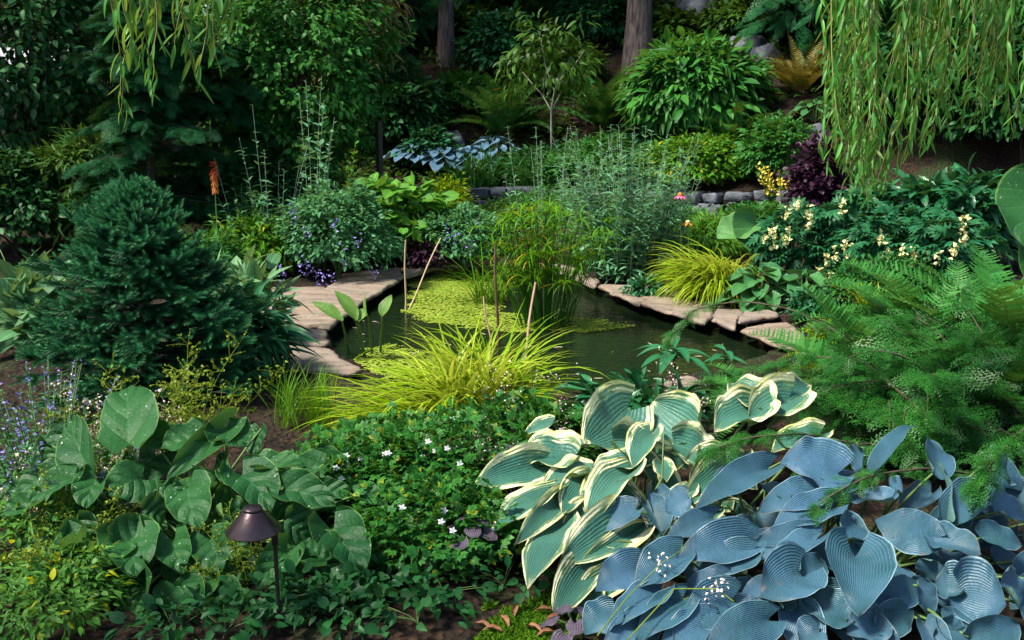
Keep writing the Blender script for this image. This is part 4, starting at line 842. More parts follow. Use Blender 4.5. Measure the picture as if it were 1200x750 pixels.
sh('creeping_groundcover', 'low dark creeping plant at the foot of stone wall', 570, 262, 13.8, 90, 24, (DK2, STEM), OVATE, 110, 18, .05, cat='groundcover')
sh('creeping_groundcover', 'leafy creeper hiding the middle of the stone wall', 640, 262, 14.3, 120, 34, (MID, STEM), OVATE, 150, 18, .055, cat='groundcover')
sh('creeping_groundcover', 'tuft of creeper on stone wall left of the coneflower', 712, 262, 13.9, 90, 32, (DK2, STEM), OVATE, 110, 18, .055, cat='groundcover')
sh('creeping_groundcover', 'low green creeper along wall under the pink coneflower', 770, 285, 13.0, 150, 40, (MID, STEM), OVATE, 170, 18, .06, cat='groundcover')
sh('creeping_groundcover', 'low mixed foliage around the orange lily', 830, 300, 12.2, 100, 44, (BRI, STEM), LANCE, 150, 16, .10, cat='groundcover')
sh('creeping_groundcover', 'low foliage at the right end of stone wall', 880, 275, 12.6, 80, 34, (MID, STEM), COMPOUND, 90, 14, .10, cat='groundcover')
sh('violet_sage', 'dark violet sage between the round leaves and far catmint', 505, 302, 11.9, 40, 36, (PUR, STEM), OVATE, 70, 16, .06, cat='perennial')
sh('lily_plant', 'narrow leaved light green plant between spruce and catmint', 300, 300, 11.4, 90, 64, (BRI, STEM), LANCE, 150, 16, .12, cat='perennial')
sh('lily_plant', 'dull green low plant behind the spruce at left', 235, 290, 10.6, 90, 55, (MID, STEM), LANCE, 130, 16, .12, cat='perennial')
def poker(px, py, D):
    b = gp(px, D); top = P(px, py, D); t = thing('red_hot_poker', 'single orange red torch flower standing over the dark hemlock', 'flower', b); m = MB(); m.tube([b, (b * .5 + top * .5) + [.03, 0, 0], top], [.012, .010, .008], 6); part(m, 'stem', STEM, t)
    for nm, mt, z0, z1 in (('lower_florets', ORA, -.16, .05), ('upper_florets', RED, .0, .17)):
        mf = MB(); n = 130; z = rng.uniform(z0, z1, n); a = rng.uniform(0, 6.28, n); rr = .045 * np.clip((.20 - z) / .17, .25, 1); p = top + np.stack([rr * .4 * np.cos(a), rr * .4 * np.sin(a), z], -1)
        mf.add(leaf_t(.3, 2, 2, .4, .6, .3, .3), p, frames(np.stack([np.cos(a), np.sin(a), -.9 + 9 * np.maximum(z, 0)], -1), np.array([0, 0, 1.0])), .048); part(mf, nm, mt, t)
    mb = MB(); n = 60; blades(mb, b + rng.normal(size=(n, 3)) * [.08, .08, 0], rng.uniform(0, 6.28, n), np.radians(rng.uniform(50, 85, n)), rng.uniform(.4, .7, n), np.full(n, .022), np.radians(rng.uniform(60, 120, n))); part(mb, 'leaves', STR, t)
poker(251, 208, 11.4)
def small_flower(name, label, px, py, D, mat, cmat, r, npet=12):
    b = gp(px, D); top = P(px, py, D); t = thing(name, label, 'flower', b); m = MB(); m.tube([b, b * .5 + top * .5 + [.02, 0, 0], top], [.006, .005, .004], 5); part(m, 'stem', STEM, t)
    m = MB(); a = np.linspace(0, 6.28, npet, endpoint=False); m.add(leaf_t(.35, 3, 2, .5, .4, .1, .35), np.repeat(top[None], npet, 0), frames(np.stack([np.cos(a), np.sin(a), 0 * a - .1], -1), np.array([0, 0, 1.0])), r); part(m, 'petals', mat, t)
    m = MB(); rock(m, top + [0, 0, .008], r * .36, r * .36, r * .3, 3, 0, 10, 1, .05); part(m, 'flower_centre', cmat, t)
small_flower('coneflower', 'single pink coneflower in front of the stone wall', 797, 229, 10.7, PNK, ORA, .085)
small_flower('orange_lily', 'single orange lily bloom below the stone wall', 806, 261, 10.7, ORA, YEL, .075, 6)
def post():
    b = gp(448, 13.4); top = P(448, 142, 13.4); t = thing('bollard_post', 'black square post standing before the leafy bush', 'post', b)
    for nm, z0, z1, w, mt in (('shaft', b[2] - .2, (b[2] * .45 + top[2] * .55), .032, plain_mat('post_metal', (.035, .024, .026), (.06, .045, .045), .5, 20)), ('head', (b[2] * .45 + top[2] * .55), top[2], .037, plain_mat('post_head', (.012, .010, .010), (.02, .018, .018), .4, 20))):
        m = MB(); m.tube([(b[0], b[1], z0), (b[0], b[1], z1 - .006), (b[0], b[1], z1)], [w * 1.3, w * 1.3, w * 1.1], 4, True); part(m, nm, mt, t, False)
post()
# ------------------------------------------------------------------ water plants and stakes
def stake(label, x0, y0, x1, y1, D0, dD, r, mat, name='bamboo_stake', rings=True):
    a, b = P(x0, y0, D0), P(x1, y1, D0 + dD); b0 = a + (a - b) * .28; t = thing(name, label, 'stake', a); m = MB(); K = 25; s = np.linspace(0, 1, K)[:, None]; q = b0 + (b - b0) * s; rad = r * (1 + .22 * (np.arange(K) % 6 == 3) * rings) * np.linspace(1.05, .85, K); q[:, 0] += .006 * np.sin(s[:, 0] * 7)
    m.tube(q, rad, 8, True); part(m, 'cane', mat, t)
CANE = plain_mat('pale_cane', (.42, .30, .16), (.52, .40, .24), .5, 12); DCANE = plain_mat('dark_cane', (.07, .035, .025), (.15, .085, .055), .5, 12); PCANE = plain_mat('reddish_cane', (.28, .16, .11), (.42, .29, .2), .5, 10)
stake('thin upright pale stake at the left of the pond', 475, 352, 475, 281, 9.9, 0, .009, CANE)
stake('thin pale stake leaning to the right in the pond', 485, 349, 516, 279, 10.1, .3, .008, CANE)
stake('dark brown upright stake in front of the umbrella sedge', 583, 386, 580, 285, 8.35, 0, .012, DCANE)
stake('reddish stake leaning right before the umbrella sedge', 614, 430, 627, 331, 7.25, .35, .011, PCANE)
stake('short thin stick poking from the water beside golden grass', 575, 400, 566, 347, 7.9, .1, .008, PCANE, rings=False)
def umbrella_sedge():
    b = plane(640, 392, WATER_Z); b[1] += .35; b[2] = -.4; t = thing('umbrella_sedge', 'umbrella sedge with many thin stems standing in the pond', 'water plant', b); n = 120
    rr = .18 * np.sqrt(rng.uniform(0, 1, n)); aa = rng.uniform(0, 6.28, n); roots = b + np.stack([rr * np.cos(aa), rr * np.sin(aa) * .8, 0 * aa], -1); L = rng.uniform(.75, 1.48, n)
    pts = arc_paths(roots, aa, np.radians(90 - rng.uniform(0, 16, n)), L, np.radians(rng.uniform(0, 28, n)), 10); ms = MB(); ms.tubes(pts, None, .0055, .004, 4); part(ms, 'stems', SEDS, t)
    mb = MB(); k = 14; R_ = np.repeat(pts[:, -1], k, 0); az = (np.arange(n * k) % k) * 6.283 / k + rng.normal(size=n * k) * .25; blades(mb, R_, az, np.radians(rng.uniform(-10, 45, n * k)), rng.uniform(.12, .28, n * k), np.full(n * k, .014), np.radians(rng.uniform(40, 100, n * k)), 5); part(mb, 'umbrella_leaves', SED, t)
    mb = MB(); k = 16; R_ = pts[rng.integers(0, n, k), -1]; blades(mb, R_, rng.uniform(0, 6.28, k), np.radians(rng.uniform(30, 70, k)), rng.uniform(.2, .4, k), np.full(k, .012), np.radians(rng.uniform(90, 160, k)), 6); part(mb, 'faded_leaves', leaf_mat('straw_blade', (.42, .30, .06), (.55, .42, .10), .5, .3), t)
umbrella_sedge()
def rush(label, px, D, n, L, mat):
    b = gp(px, D); b[2] = -.25; return grass_clump('water_rush', label, 'water plant', b, n, .14, L, .014, mat, (60, 90), (50, 120))
rush('light green rush arching at the left of the umbrella sedge', 572, 10.3, 110, 1.0, SED)
def arrowhead():
    b = plane(428, 412, WATER_Z); b[2] = -.35; t = thing('arrowhead_plant', 'upright water plant with a few broad lance shaped leaves', 'water plant', b); m_ = hosta_mat('water_plant_leaf', (.11, .27, .045), (.20, .36, .07), None, (.30, .45, .14), 5, .4, .35)
    for k, (rx, ry, bx, by, tx, ty, w, fc) in enumerate(((411, 408, 401, 377, 365, 354, 16, (.3, -.6, .7)), (431, 416, 417, 376, 392, 340, 17, (.5, -.7, .4)), (431, 416, 420, 378, 424, 361, 16, (-.1, -.9, .3)), (437, 411, 431, 370, 429, 342, 9, (-.9, -.4, .2)), (444, 409, 448, 371, 459, 345, 14, (-.35, -.85, .35)))):
        D = 7.75; r = plane(rx, ry, WATER_Z); r[2] = -.3; q = P(bx, by, D); m = MB(); big_leaf(m, q, P(tx, ty, D + .1), w * D / FPX * 1.1, fc, .08, .12, .02, .02, .12, ([0, .08, .2, .4, .6, .8, .93, 1], [.1, .5, .85, 1, .88, .55, .22, 0]), 10, 14, seed=k); lf = part(m, 'leaf', m_, t); stalk(lf, q, r, (0, 0, 0), STEM, .010)
    m = MB(); blades(m, np.array([plane(411, 424, WATER_Z)]), np.array([.3]), np.array([.6]), np.array([.25]), np.array([.02]), np.array([.3])); part(m, 'bent_leaf', LIM, t)
arrowhead()
# ------------------------------------------------------------------ right bank
grass_clump('golden_grass', 'golden striped grass arching over the right flagstones', 'ornamental grass', gp(846, 10.0), 520, .20, .95, .024, GLD, (35, 80), (75, 130), az=(130, 290))
mb = MB(); t = [o for o in COL.objects if o.name == 'golden_grass'][0]; b = np.array(t.location); n = 120
blades(mb, b + rng.normal(size=(n, 3)) * [.1, .1, 0], rng.uniform(0, 6.28, n), np.radians(rng.uniform(50, 85, n)), rng.uniform(.4, .65, n), np.full(n, .015), np.radians(rng.uniform(70, 120, n))); part(mb, 'inner_blades', GLD, t)
grass_clump('golden_grass', 'small tuft of golden grass among the ferns at right', 'ornamental grass', gp(1022, 7.2) + [0, 0, .38], 46, .08, .34, .016, GLD, (30, 75), (30, 90), az=(20, 200))
small_hosta('bergenia', 'bergenia with glossy paddle leaves beside the golden grass', gp(893, 9.35), 30, .27, GREENH, (0, 65), .78, .27, cat='perennial', prof=RW, cup=.18, seed=50)
small_hosta('bergenia', 'second glossy bergenia half under the pale yellow flowers', gp(945, 9.2), 16, .25, GREENH, (5, 60), .72, .18, cat='perennial', prof=RW, cup=.15, seed=51)
BROAD = broad_mat('broad_leaf', (.008, .062, .018), (.028, .120, .028), (.13, .27, .06))
BROAD2 = broad_mat('butterbur_leaf', (.05, .16, .045), (.085, .22, .06), (.2, .34, .12), specks=(.1, .24, .06), trans=.1, back=(.055, .165, .035))
def solo_leaves(name, label, root, items, D, mat, cat, prof=RW, lobe=.25):
    t = thing(name, label, cat, root)
    for k, (bx, by, tx, ty, w, dd, fc) in enumerate(items):
        q = P(bx, by, D); m = MB(); big_leaf(m, q, P(tx, ty, D + dd), w * D / FPX, fc, .10, .12, .03, lobe, .06, prof, 18, 22, seed=900 + k + int(D * 10)); lf = part(m, 'leaf', mat, t); stalk(lf, q, np.array(root), (0, 0, 0), STEM, .012)
    return t
solo_leaves('butterbur', 'butterbur with two round pale green leaves behind the bergenia', gp(900, 10.6), [(895, 268, 893, 312, 72, -.35, (0, -.7, .7)), (876, 268, 842, 282, 56, -.1, (-.1, -.35, .95))], 10.6, BROAD2, 'perennial')
solo_leaves('giant_butterbur', 'plant with huge round green leaves at the right edge', gp(1215, 6.6), [(1236, 232, 1196, 288, 100, -.3, (-.35, -.65, .65)), (1250, 280, 1212, 345, 80, -.2, (-.5, -.6, .6))], 6.6, BROAD, 'perennial')
def wolfsbane(label, px, D, h, n, r, tips):
    b = gp(px, D); t = thing('wolfsbane', label, 'flower', b); mb, ms, mf = MB(), MB(), MB()
    cl, d = dome_clumps(b + [0, 0, h * .4], (r, r * .8, h * .55), n, -.6, .2, .4, px); cl[:, 2] = np.maximum(cl[:, 2], b[2] + .05); leafy(mb, PALM, cl, d, 10, .09, .105, droop=.2)
    for x, y in tips:
        e = P(x, y, D - .48); q = np.array([b + (e - b) * s + [0, 0, .05 * math.sin(3.1 * s)] for s in np.linspace(0, 1, 6)]); ms.tube(q, np.linspace(.007, .003, 6), 4); k = 16; z = rng.uniform(-.10, .035, k)
        p = e + np.stack([rng.normal(size=k) * .014, rng.normal(size=k) * .014, z], -1); mf.add(leaf_t(.62, 3, 2, .4, .45, .35, .5), p, frames(rand_dirs(k, -.4) + [0, 0, .3], rng.normal(size=(k, 3))), rng.uniform(.030, .046, k)); part(mf, 'flower_spike', YEL, t); mf = MB()
    part(mb, 'leaves', PAL, t); part(ms, 'stems', STEM, t)
wolfsbane('pale yellow wolfsbane nearest the bergenia and butterbur leaf', 935, 10.1, .85, 50, .42, [(905, 268), (897, 276), (908, 282), (919, 280), (925, 272), (935, 235), (948, 246), (949, 258), (922, 247)])
wolfsbane('pale yellow wolfsbane under the tip of the willow curtain', 992, 9.9, .9, 52, .42, [(988, 240), (990, 288), (997, 292), (977, 294), (968, 302), (960, 318), (955, 328), (972, 322)])
wolfsbane('pale yellow wolfsbane right of the willow curtain', 1052, 9.3, .78, 50, .45, [(1034, 276), (1041, 296), (1060, 292), (1070, 296), (1068, 304), (1086, 298)])
wolfsbane('pale yellow wolfsbane nearest the huge round leaves', 1115, 9.0, .75, 44, .42, [(1129, 258), (1130, 276), (1118, 292), (1098, 300)])
sh('hydrangea', 'bush of pointed dark green leaves left of the huge round leaves', 1110, 290, 10.2, 150, 110, (GLO, STEM), ELLIP, 150, 14, .17, cl_r=.14)
sh('hydrangea', 'bluish leaved low bush under the willow curtain tips', 1030, 290, 10.8, 110, 80, (PAL, STEM), ELLIP, 130, 14, .12)
sh('barberry', 'fine leaved dull green bush between wolfsbane and golden tuft', 1040, 350, 8.4, 130, 66, (YEW, STEM), OVATE, 220, 20, .035, cl_r=.07)
sh('small_creeper', 'small leafy creeper spilling over the right flagstones', 758, 350, 10.1, 40, 18, (GLO, STEM), OVATE, 46, 10, .055, cat='groundcover', cl_r=.06)
sh('small_creeper', 'leafy creeper at the foot of the bergenia', 962, 374, 8.7, 60, 24, (GLO, STEM), OVATE, 120, 14, .055, cat='groundcover', cl_r=.07)
sh('small_creeper', 'lime leaved creeper beside the golden tuft', 988, 385, 7.2, 60, 54, (LIM, STEM), OVATE, 80, 12, .04, cat='groundcover', cl_r=.06)
# ferns and yew on the right
fern('lady_fern', 'bright lacy fern left of the yew above the cream edged hosta', 'fern', gp(1060, 5.7) + [0, 0, .12], 26, .95, FRN, STEM, (25, 75), (30, 80), 36, .19, hi=True)
fern('lady_fern', 'tall lacy fern at the right edge behind the yew', 'fern', gp(1185, 5.4) + [0, 0, .22], 22, .95, FRN, STEM, (30, 80), (25, 75), 32, .21, hi=True)
fern('lady_fern', 'large light green fern at the right under the huge round leaves', 'fern', gp(1120, 6.5) + [0, 0, .1], 30, 1.15, FRN, STEM, (30, 75), (30, 85), 34, .20, hi=True)
fern('lady_fern', 'fern with fronds spreading left of the golden tuft', 'fern', gp(1200, 5.9) + [0, 0, .15], 26, 1.15, FRN, STEM, (25, 75), (30, 80), 34, .20, hi=True)
fern('lady_fern', 'low fern dipping its fronds toward the pond edge', 'fern', gp(915, 5.75) + [0, 0, .12], 15, .62, FRN, STEM, (10, 50), (30, 70), 28, .24, az=(110, 240), hi=True)
fern('lady_fern', 'yellowing fern beside the lowest right flagstone', 'fern', gp(1010, 6.6) + [0, 0, .1], 12, .55, leaf_mat('yellow_fern', (.09, .16, .03), (.2, .26, .05), .5, .3), WST, (10, 55), (30, 80), 28, .24, az=(100, 260), hi=True)
def yew():
    b = gp(1130, 5.25); t = thing('yew', 'spreading feathery yew filling the right side above the blue hosta', 'shrub', b); mb, ms = MB(), MB()
    sp_ = [spray_t(7, .44, .115, .10, .08, .34, .12), spray_t(6, .50, .12, .2, .09, .36, .35), spray_t(5, .36, .11, .3, .08, .40, .55), spray_t(8, .38, .12, .0, .085, .34, .22)]
    def boughs(n, o, az, el, L, droop, size, per):
        a = np.radians(rng.uniform(*az, n)); roots = np.array(o) + rng.normal(size=(n, 3)) * [.22, .12, .08]; l = L * rng.uniform(.55, 1.05, n)
        pts = arc_paths(roots, a, np.radians(rng.uniform(*el, n)), l, np.radians(rng.uniform(*droop, n)), 10); ms.tubes(pts, None, .009, .002, 4)
        s = rng.uniform(.15, 1, (n, per)); s[:, 0] = 1; ii = s * 10; i0 = np.clip(ii.astype(int), 0, 9); fr = (ii - i0)[..., None]; ix = np.arange(n)[:, None]
        p = pts[ix, i0] * (1 - fr) + pts[ix, i0 + 1] * fr; tg = norm(pts[ix, i0 + 1] - pts[ix, i0]); sd = np.stack([-np.sin(a), np.cos(a), 0 * a], -1)[:, None]; sg = rng.choice([-1, 1], (n, per))[..., None] * (s[..., None] < .97)
        d = tg * rng.uniform(.5, 1, (n, per, 1)) + sd * sg * rng.uniform(.3, 1.0, (n, per, 1)) + rng.normal(size=p.shape) * .18; mb.addm(sp_, p.reshape(-1, 3), frames(d.reshape(-1, 3), np.array([0, -.35, 1.0]) + rng.normal(size=(n * per, 3)) * .45), size * rng.uniform(.6, 1.15, n * per) * (1 - .3 * s.reshape(-1)))
    boughs(34, b + [.1, 0, .25], (95, 265), (10, 62), .95, (20, 70), .24, 20); boughs(18, b + [.25, .1, .3], (0, 360), (30, 80), .75, (20, 60), .24, 18); boughs(18, b + [-.2, -.2, .28], (170, 290), (0, 40), .62, (20, 70), .22, 16)
    part(mb, 'foliage', YEW, t); part(ms, 'branches', WST, t)
    def long_bough(pts, sc, n, nm='bough'):
        pts = np.array(pts); m = MB(); s = np.linspace(0, 1, 30); x = np.linspace(0, 1, len(pts)); q = np.stack([np.interp(s, x, pts[:, i]) for i in range(3)], -1)
        for _ in range(3): q[1:-1] = (q[:-2] + 2 * q[1:-1] + q[2:]) / 4
        m.tube(q, np.linspace(.007, .002, 30), 5); o = part(m, nm, WST, t); tg = norm(np.gradient(q, axis=0)); k = rng.integers(2, 30, n); d = tg[k] * .6 + rng.normal(size=(n, 3)) * [.5, .5, .28]; m = MB(); m.addm(sp_, q[k], frames(d, np.array([0, -.3, 1.0]) + rng.normal(size=(n, 3)) * .35), sc * rng.uniform(.6, 1.1, n)); part(m, 'needles', YEW, o)
    long_bough([P(1010, 405, 5.6), P(930, 362, 5.75), P(868, 352, 5.85), P(812, 362, 5.9), P(793, 388, 5.92), P(783, 400, 5.9)], .10, 70)
    long_bough([P(1100, 500, 4.7), P(1010, 420, 5.0), P(930, 418, 5.15), P(868, 452, 5.15)], .14, 80); long_bough([P(1160, 560, 4.3), P(1092, 548, 4.05), P(1020, 556, 3.9), P(965, 585, 3.72), P(952, 606, 3.66)], .10, 60)
    long_bough([P(1235, 480, 4.0), P(1190, 510, 3.8), P(1160, 545, 3.7), P(1145, 566, 3.66)], .13, 70); long_bough([P(1000, 520, 4.45), P(940, 508, 4.3), P(880, 512, 4.22), P(830, 528, 4.15)], .10, 70)
yew()
# ------------------------------------------------------------------ near edge of the pond
def lily_leaved(label, px, py, D, n, L, W):
    b = gp(px, D); top = P(px, py, D); t = thing('lily_leaved_plant', label, 'perennial', b); m = MB(); m.tube([b, (b + top) / 2 + [.02, 0, 0], top], [.010, .009, .007], 6); part(m, 'stem', STEM, t)
    for k in range(n):
        a = k * 6.283 / n + .3; d = np.array([math.cos(a), math.sin(a), .12]); l = L * (.85 + .3 * ((k * 7) % 5) / 5); q = top + [0, 0, .03 * (k % 3) - .03]; m = MB(); big_leaf(m, q, q + d * l - [0, 0, l * (.18 + .12 * (k % 2))], l * W, (0, 0, 1), .16, .1, .01, 0, .18, ([0, .1, .3, .5, .7, .88, 1], [.15, .5, .9, 1, .8, .4, 0]), 6, 10, seed=k); part(m, 'leaf', PAL, t)
lily_leaved('whorled dark leaved plant at the near edge of the pond', 790, 416, 6.3, 11, .30, .26)
lily_leaved('smaller whorled dark plant right of the first at pond edge', 850, 418, 6.5, 7, .17, .34)
lily_leaved('dark broad leaved plant left of the cream edged hosta top', 692, 470, 5.5, 5, .24, .55)
grass_clump('golden_grass', 'large golden grass fountain before the pond', 'ornamental grass', gp(552, 5.75), 520, .22, .90, .025, GLD, (34, 87), (55, 120))
mb = MB(); t = [o for o in COL.objects if o.name == 'golden_grass.002'][0]; b = np.array(t.location); n = 380
blades(mb, b + rng.normal(size=(n, 3)) * [.14, .1, 0] - [.12, .05, 0], np.radians(rng.uniform(140, 235, n)), np.radians(rng.uniform(8, 42, n)), rng.uniform(.5, .95, n), np.full(n, .020), np.radians(rng.uniform(40, 85, n))); part(mb, 'leaning_blades', GLD, t)
grass_clump('sedge_tuft', 'dull green sedge tuft beside the nearest left flagstone', 'ornamental grass', gp(350, 5.9), 260, .20, .42, .006, SED, (55, 90), (10, 70))
# ------------------------------------------------------------------ left side
def spruce():
    b = gp(162, 6.5); t = thing('dwarf_spruce', 'broad blue green dwarf spruce at the left of the pond', 'tree', b); part(trunk_mesh(b, b + [.02, 0, 1.3], .06, .02, 3, .03, 8), 'trunk', WST, t)
    mb, ms = MB(), MB(); n = 290; z = rng.uniform(0, 1, n) ** .8; a = np.arange(n) * 2.39996 + rng.normal(size=n) * .25; hh = 1.36
    prof = np.interp(z, [0, .12, .3, .5, .68, .82, .93, 1], [.80, .95, .96, .74, .50, .32, .18, .08]); l = .87 * prof * (.92 + .45 * vnoise(a * 2.2, z * 9, 1.0, 3)) * rng.uniform(.72, 1.06, n)
    roots = b + np.stack([0 * a, 0 * a, .05 + z * hh * .92], -1); pts = arc_paths(roots, a, np.radians(-8 + 62 * z ** 2.5 + rng.normal(size=n) * 7), l, np.radians(rng.uniform(-34, 8, n)), 10, 1.6); ms.tubes(pts, None, .011, .003, 4)
    per = 19; s = rng.uniform(.22, 1, (n, per)) ** .7; s[:, 0] = .97; s[:, 1] = .93; ii = s * 10; i0 = np.clip(ii.astype(int), 0, 9); fr = (ii - i0)[..., None]; ix = np.arange(n)[:, None]
    p = pts[ix, i0] * (1 - fr) + pts[ix, i0 + 1] * fr; p[..., 2] = np.maximum(p[..., 2], b[2] + .03); tg = norm(pts[ix, i0 + 1] - pts[ix, i0]); sd = np.stack([-np.sin(a), np.cos(a), 0 * a], -1)[:, None]; sg = rng.choice([-1, 1], (n, per))[..., None] * (s[..., None] < .96)
    d = tg * rng.uniform(.5, 1.0, (n, per, 1)) + sd * sg * rng.uniform(.4, 1.1, (n, per, 1)) + rng.normal(size=p.shape) * [.15, .15, .22] + [0, 0, .12]; mb.addm(SHOOT, p.reshape(-1, 3), frames(d.reshape(-1, 3), rng.normal(size=(n * per, 3))), rng.uniform(.10, .17, n * per)); part(mb, 'foliage', SPR, t); part(ms, 'branches', DST, t)
spruce()
sh('solomons_seal', 'pale pleated leaves behind the spruce at the far left', 38, 340, 7.9, 100, 74, (SOL, STEM), ELLIP, 34, 5, .26, cat='perennial', cl_r=.09, out=.6, droop=-.5)
sh('solomons_seal', 'pale pleated leaves right of the spruce top', 285, 345, 8.0, 90, 80, (SOL, STEM), ELLIP + LANCE, 34, 5, .22, cat='perennial', cl_r=.09, out=.6, droop=-.5)
sh('peony', 'dark lance leaved plant between the spruce and left flagstones', 292, 440, 7.0, 58, 90, (PAL, STEM), LANCE, 46, 7, .22, cat='perennial', cl_r=.07, droop=.1)
grass_clump('dim_grass', 'drooping grass tuft in the shade at the left edge', 'ornamental grass', gp(8, 9.3), 70, .1, .9, .016, SED, (60, 88), (60, 140))
def spike_flowers(name, label, px, D, n, r, L, lmat, fmat, lean=.35, **k):
    return stem_plant(name, label, 'flower', gp(px, D), n, r, L, (lmat, STEM), LANCE + OVATE, .055, 30, lean, flower=(fmat, OVATE, .020, .66, 10), leaf_from=.02)
spike_flowers('front_catmint', 'violet spiked catmint leaning at the left edge before spruce', 28, 4.75, 46, .26, .62, CAT, VIO)
spike_flowers('front_catmint', 'grey green catmint with few violet spikes left of the big leaves', 55, 4.35, 34, .24, .50, CAT, VIO)
def airy(name, label, px, D, n, r, L, smat, dmat, dots=26, ds=.009, br=5, cat='flower', el=(50, 88), leafm=None, az=(0, 360)):
    """thin branching flower sprays dotted with tiny buds"""
    b = gp(px, D); t = thing(name, label, cat, b); rr = r * np.sqrt(rng.uniform(0, 1, n)); aa = rng.uniform(0, 6.283, n); az_ = np.radians(rng.uniform(az[0], az[1], n)); roots = b + np.stack([rr * np.cos(aa), rr * np.sin(aa), 0 * aa], -1)
    pts = arc_paths(roots, az_, np.radians(rng.uniform(*el, n)), L * rng.uniform(.6, 1.05, n), np.radians(rng.uniform(5, 45, n)), 10); ms = MB(); ms.tubes(pts, None, .0028, .0012, 3)
    q = np.repeat(pts[:, 4:], br // 2 + 1, 1).reshape(-1, 3); m = len(q); p2 = arc_paths(q, rng.uniform(0, 6.28, m), np.radians(rng.uniform(0, 70, m)), L * rng.uniform(.05, .16, m), np.radians(rng.uniform(-20, 50, m)), 4); ms.tubes(p2, None, .0014, .0009, 3); part(ms, 'stems', smat, t)
    C = np.concatenate([p2[:, -1], p2[:, 2], p2[:, 3]]); C = C[rng.uniform(size=len(C)) < dots / 40]; k = len(C); mb = MB(); d = rand_dirs(k); mb.add(leaf_t(.75, 2, 2, .4, .4, .3, .3), C, frames(d, rng.normal(size=(k, 3))), ds * rng.uniform(.7, 1.4, k)); part(mb, 'buds', dmat, t)
    if leafm is not None:
        mb = MB(); c, d = dome_clumps(b + [0, 0, .04], (r * 1.3, r * 1.3, .10), 40, -.1, .1, .3); leafy(mb, ROUND, c, d, 3, .03, .055); part(mb, 'leaves', leafm, t)
    return t
airy('foamy_bells', 'cloud of blush dotted flower sprays between catmint and big leaves', 122, 4.85, 34, .20, .56, TEN, PNW, 34, .013, leafm=MID)
airy('foamy_bells', 'blush dotted sprays at the lower left of the catmint', 62, 4.2, 26, .20, .46, TEN, PNW, 30, .012, leafm=WEED)
airy('tangled_stems', 'yellow green tangled seed stems rising before the spruce', 205, 4.75, 16, .12, .80, TEN, TEN, 40, .016, 8)
airy('tangled_stems', 'short tuft of yellow seed stems left of the lamp pole', 262, 3.62, 7, .04, .34, TEN, TEN, 40, .010, 6)
airy('tangled_stems', 'sprawling yellow stems at the left edge below the catmint', 30, 3.75, 18, .2, .42, TEN, TEN, 36, .012, 8, el=(20, 80))
for i, (px, D, r, h, n, lb) in enumerate(((14, 3.95, .30, .28, 190, 'leafy weeds at the left edge below the sprawling stems'), (48, 3.6, .20, .22, 110, 'small leaved weeds under the big leaves at lower left'), (8, 3.42, .26, .18, 130, 'small bright weeds in the bottom left corner'), (55, 4.55, .3, .22, 130, 'weeds at the foot of the violet catmint'))):
    b = gp(px, D); shrub('weed_patch', lb, 'weeds', b, r, r, h, (WEED, STEM), OVATE + LANCE, n, 9, .036, cl_r=.05)
for i, (px, D, lb) in enumerate(((345, 3.42, 'few low leaves at the foot of the lamp pole'), (405, 3.4, 'small weeds on the dark soil right of lamp pole'), (450, 3.72, 'low dark weeds in the shade below the geranium'), (515, 3.62, 'low weeds between the moss and the geranium'), (590, 3.72, 'low weeds beside the drooping cream edged leaves'), (300, 3.5, 'dark weeds just behind the lamp pole'), (170, 3.28, 'low weeds at the bottom edge under the big leaves'), (385, 3.62, 'dark weeds under the right side of the big leaves'), (480, 3.4, 'sparse weeds at the bottom edge left of the moss'), (235, 3.30, 'low leaves at bottom edge left of the lamp pole'))):
    shrub('weed_patch', lb, 'weeds', gp(px, D), .20, .15, .13, (DK, STEM), OVATE + ROUND, 22, 4, .044, cl_r=.06)
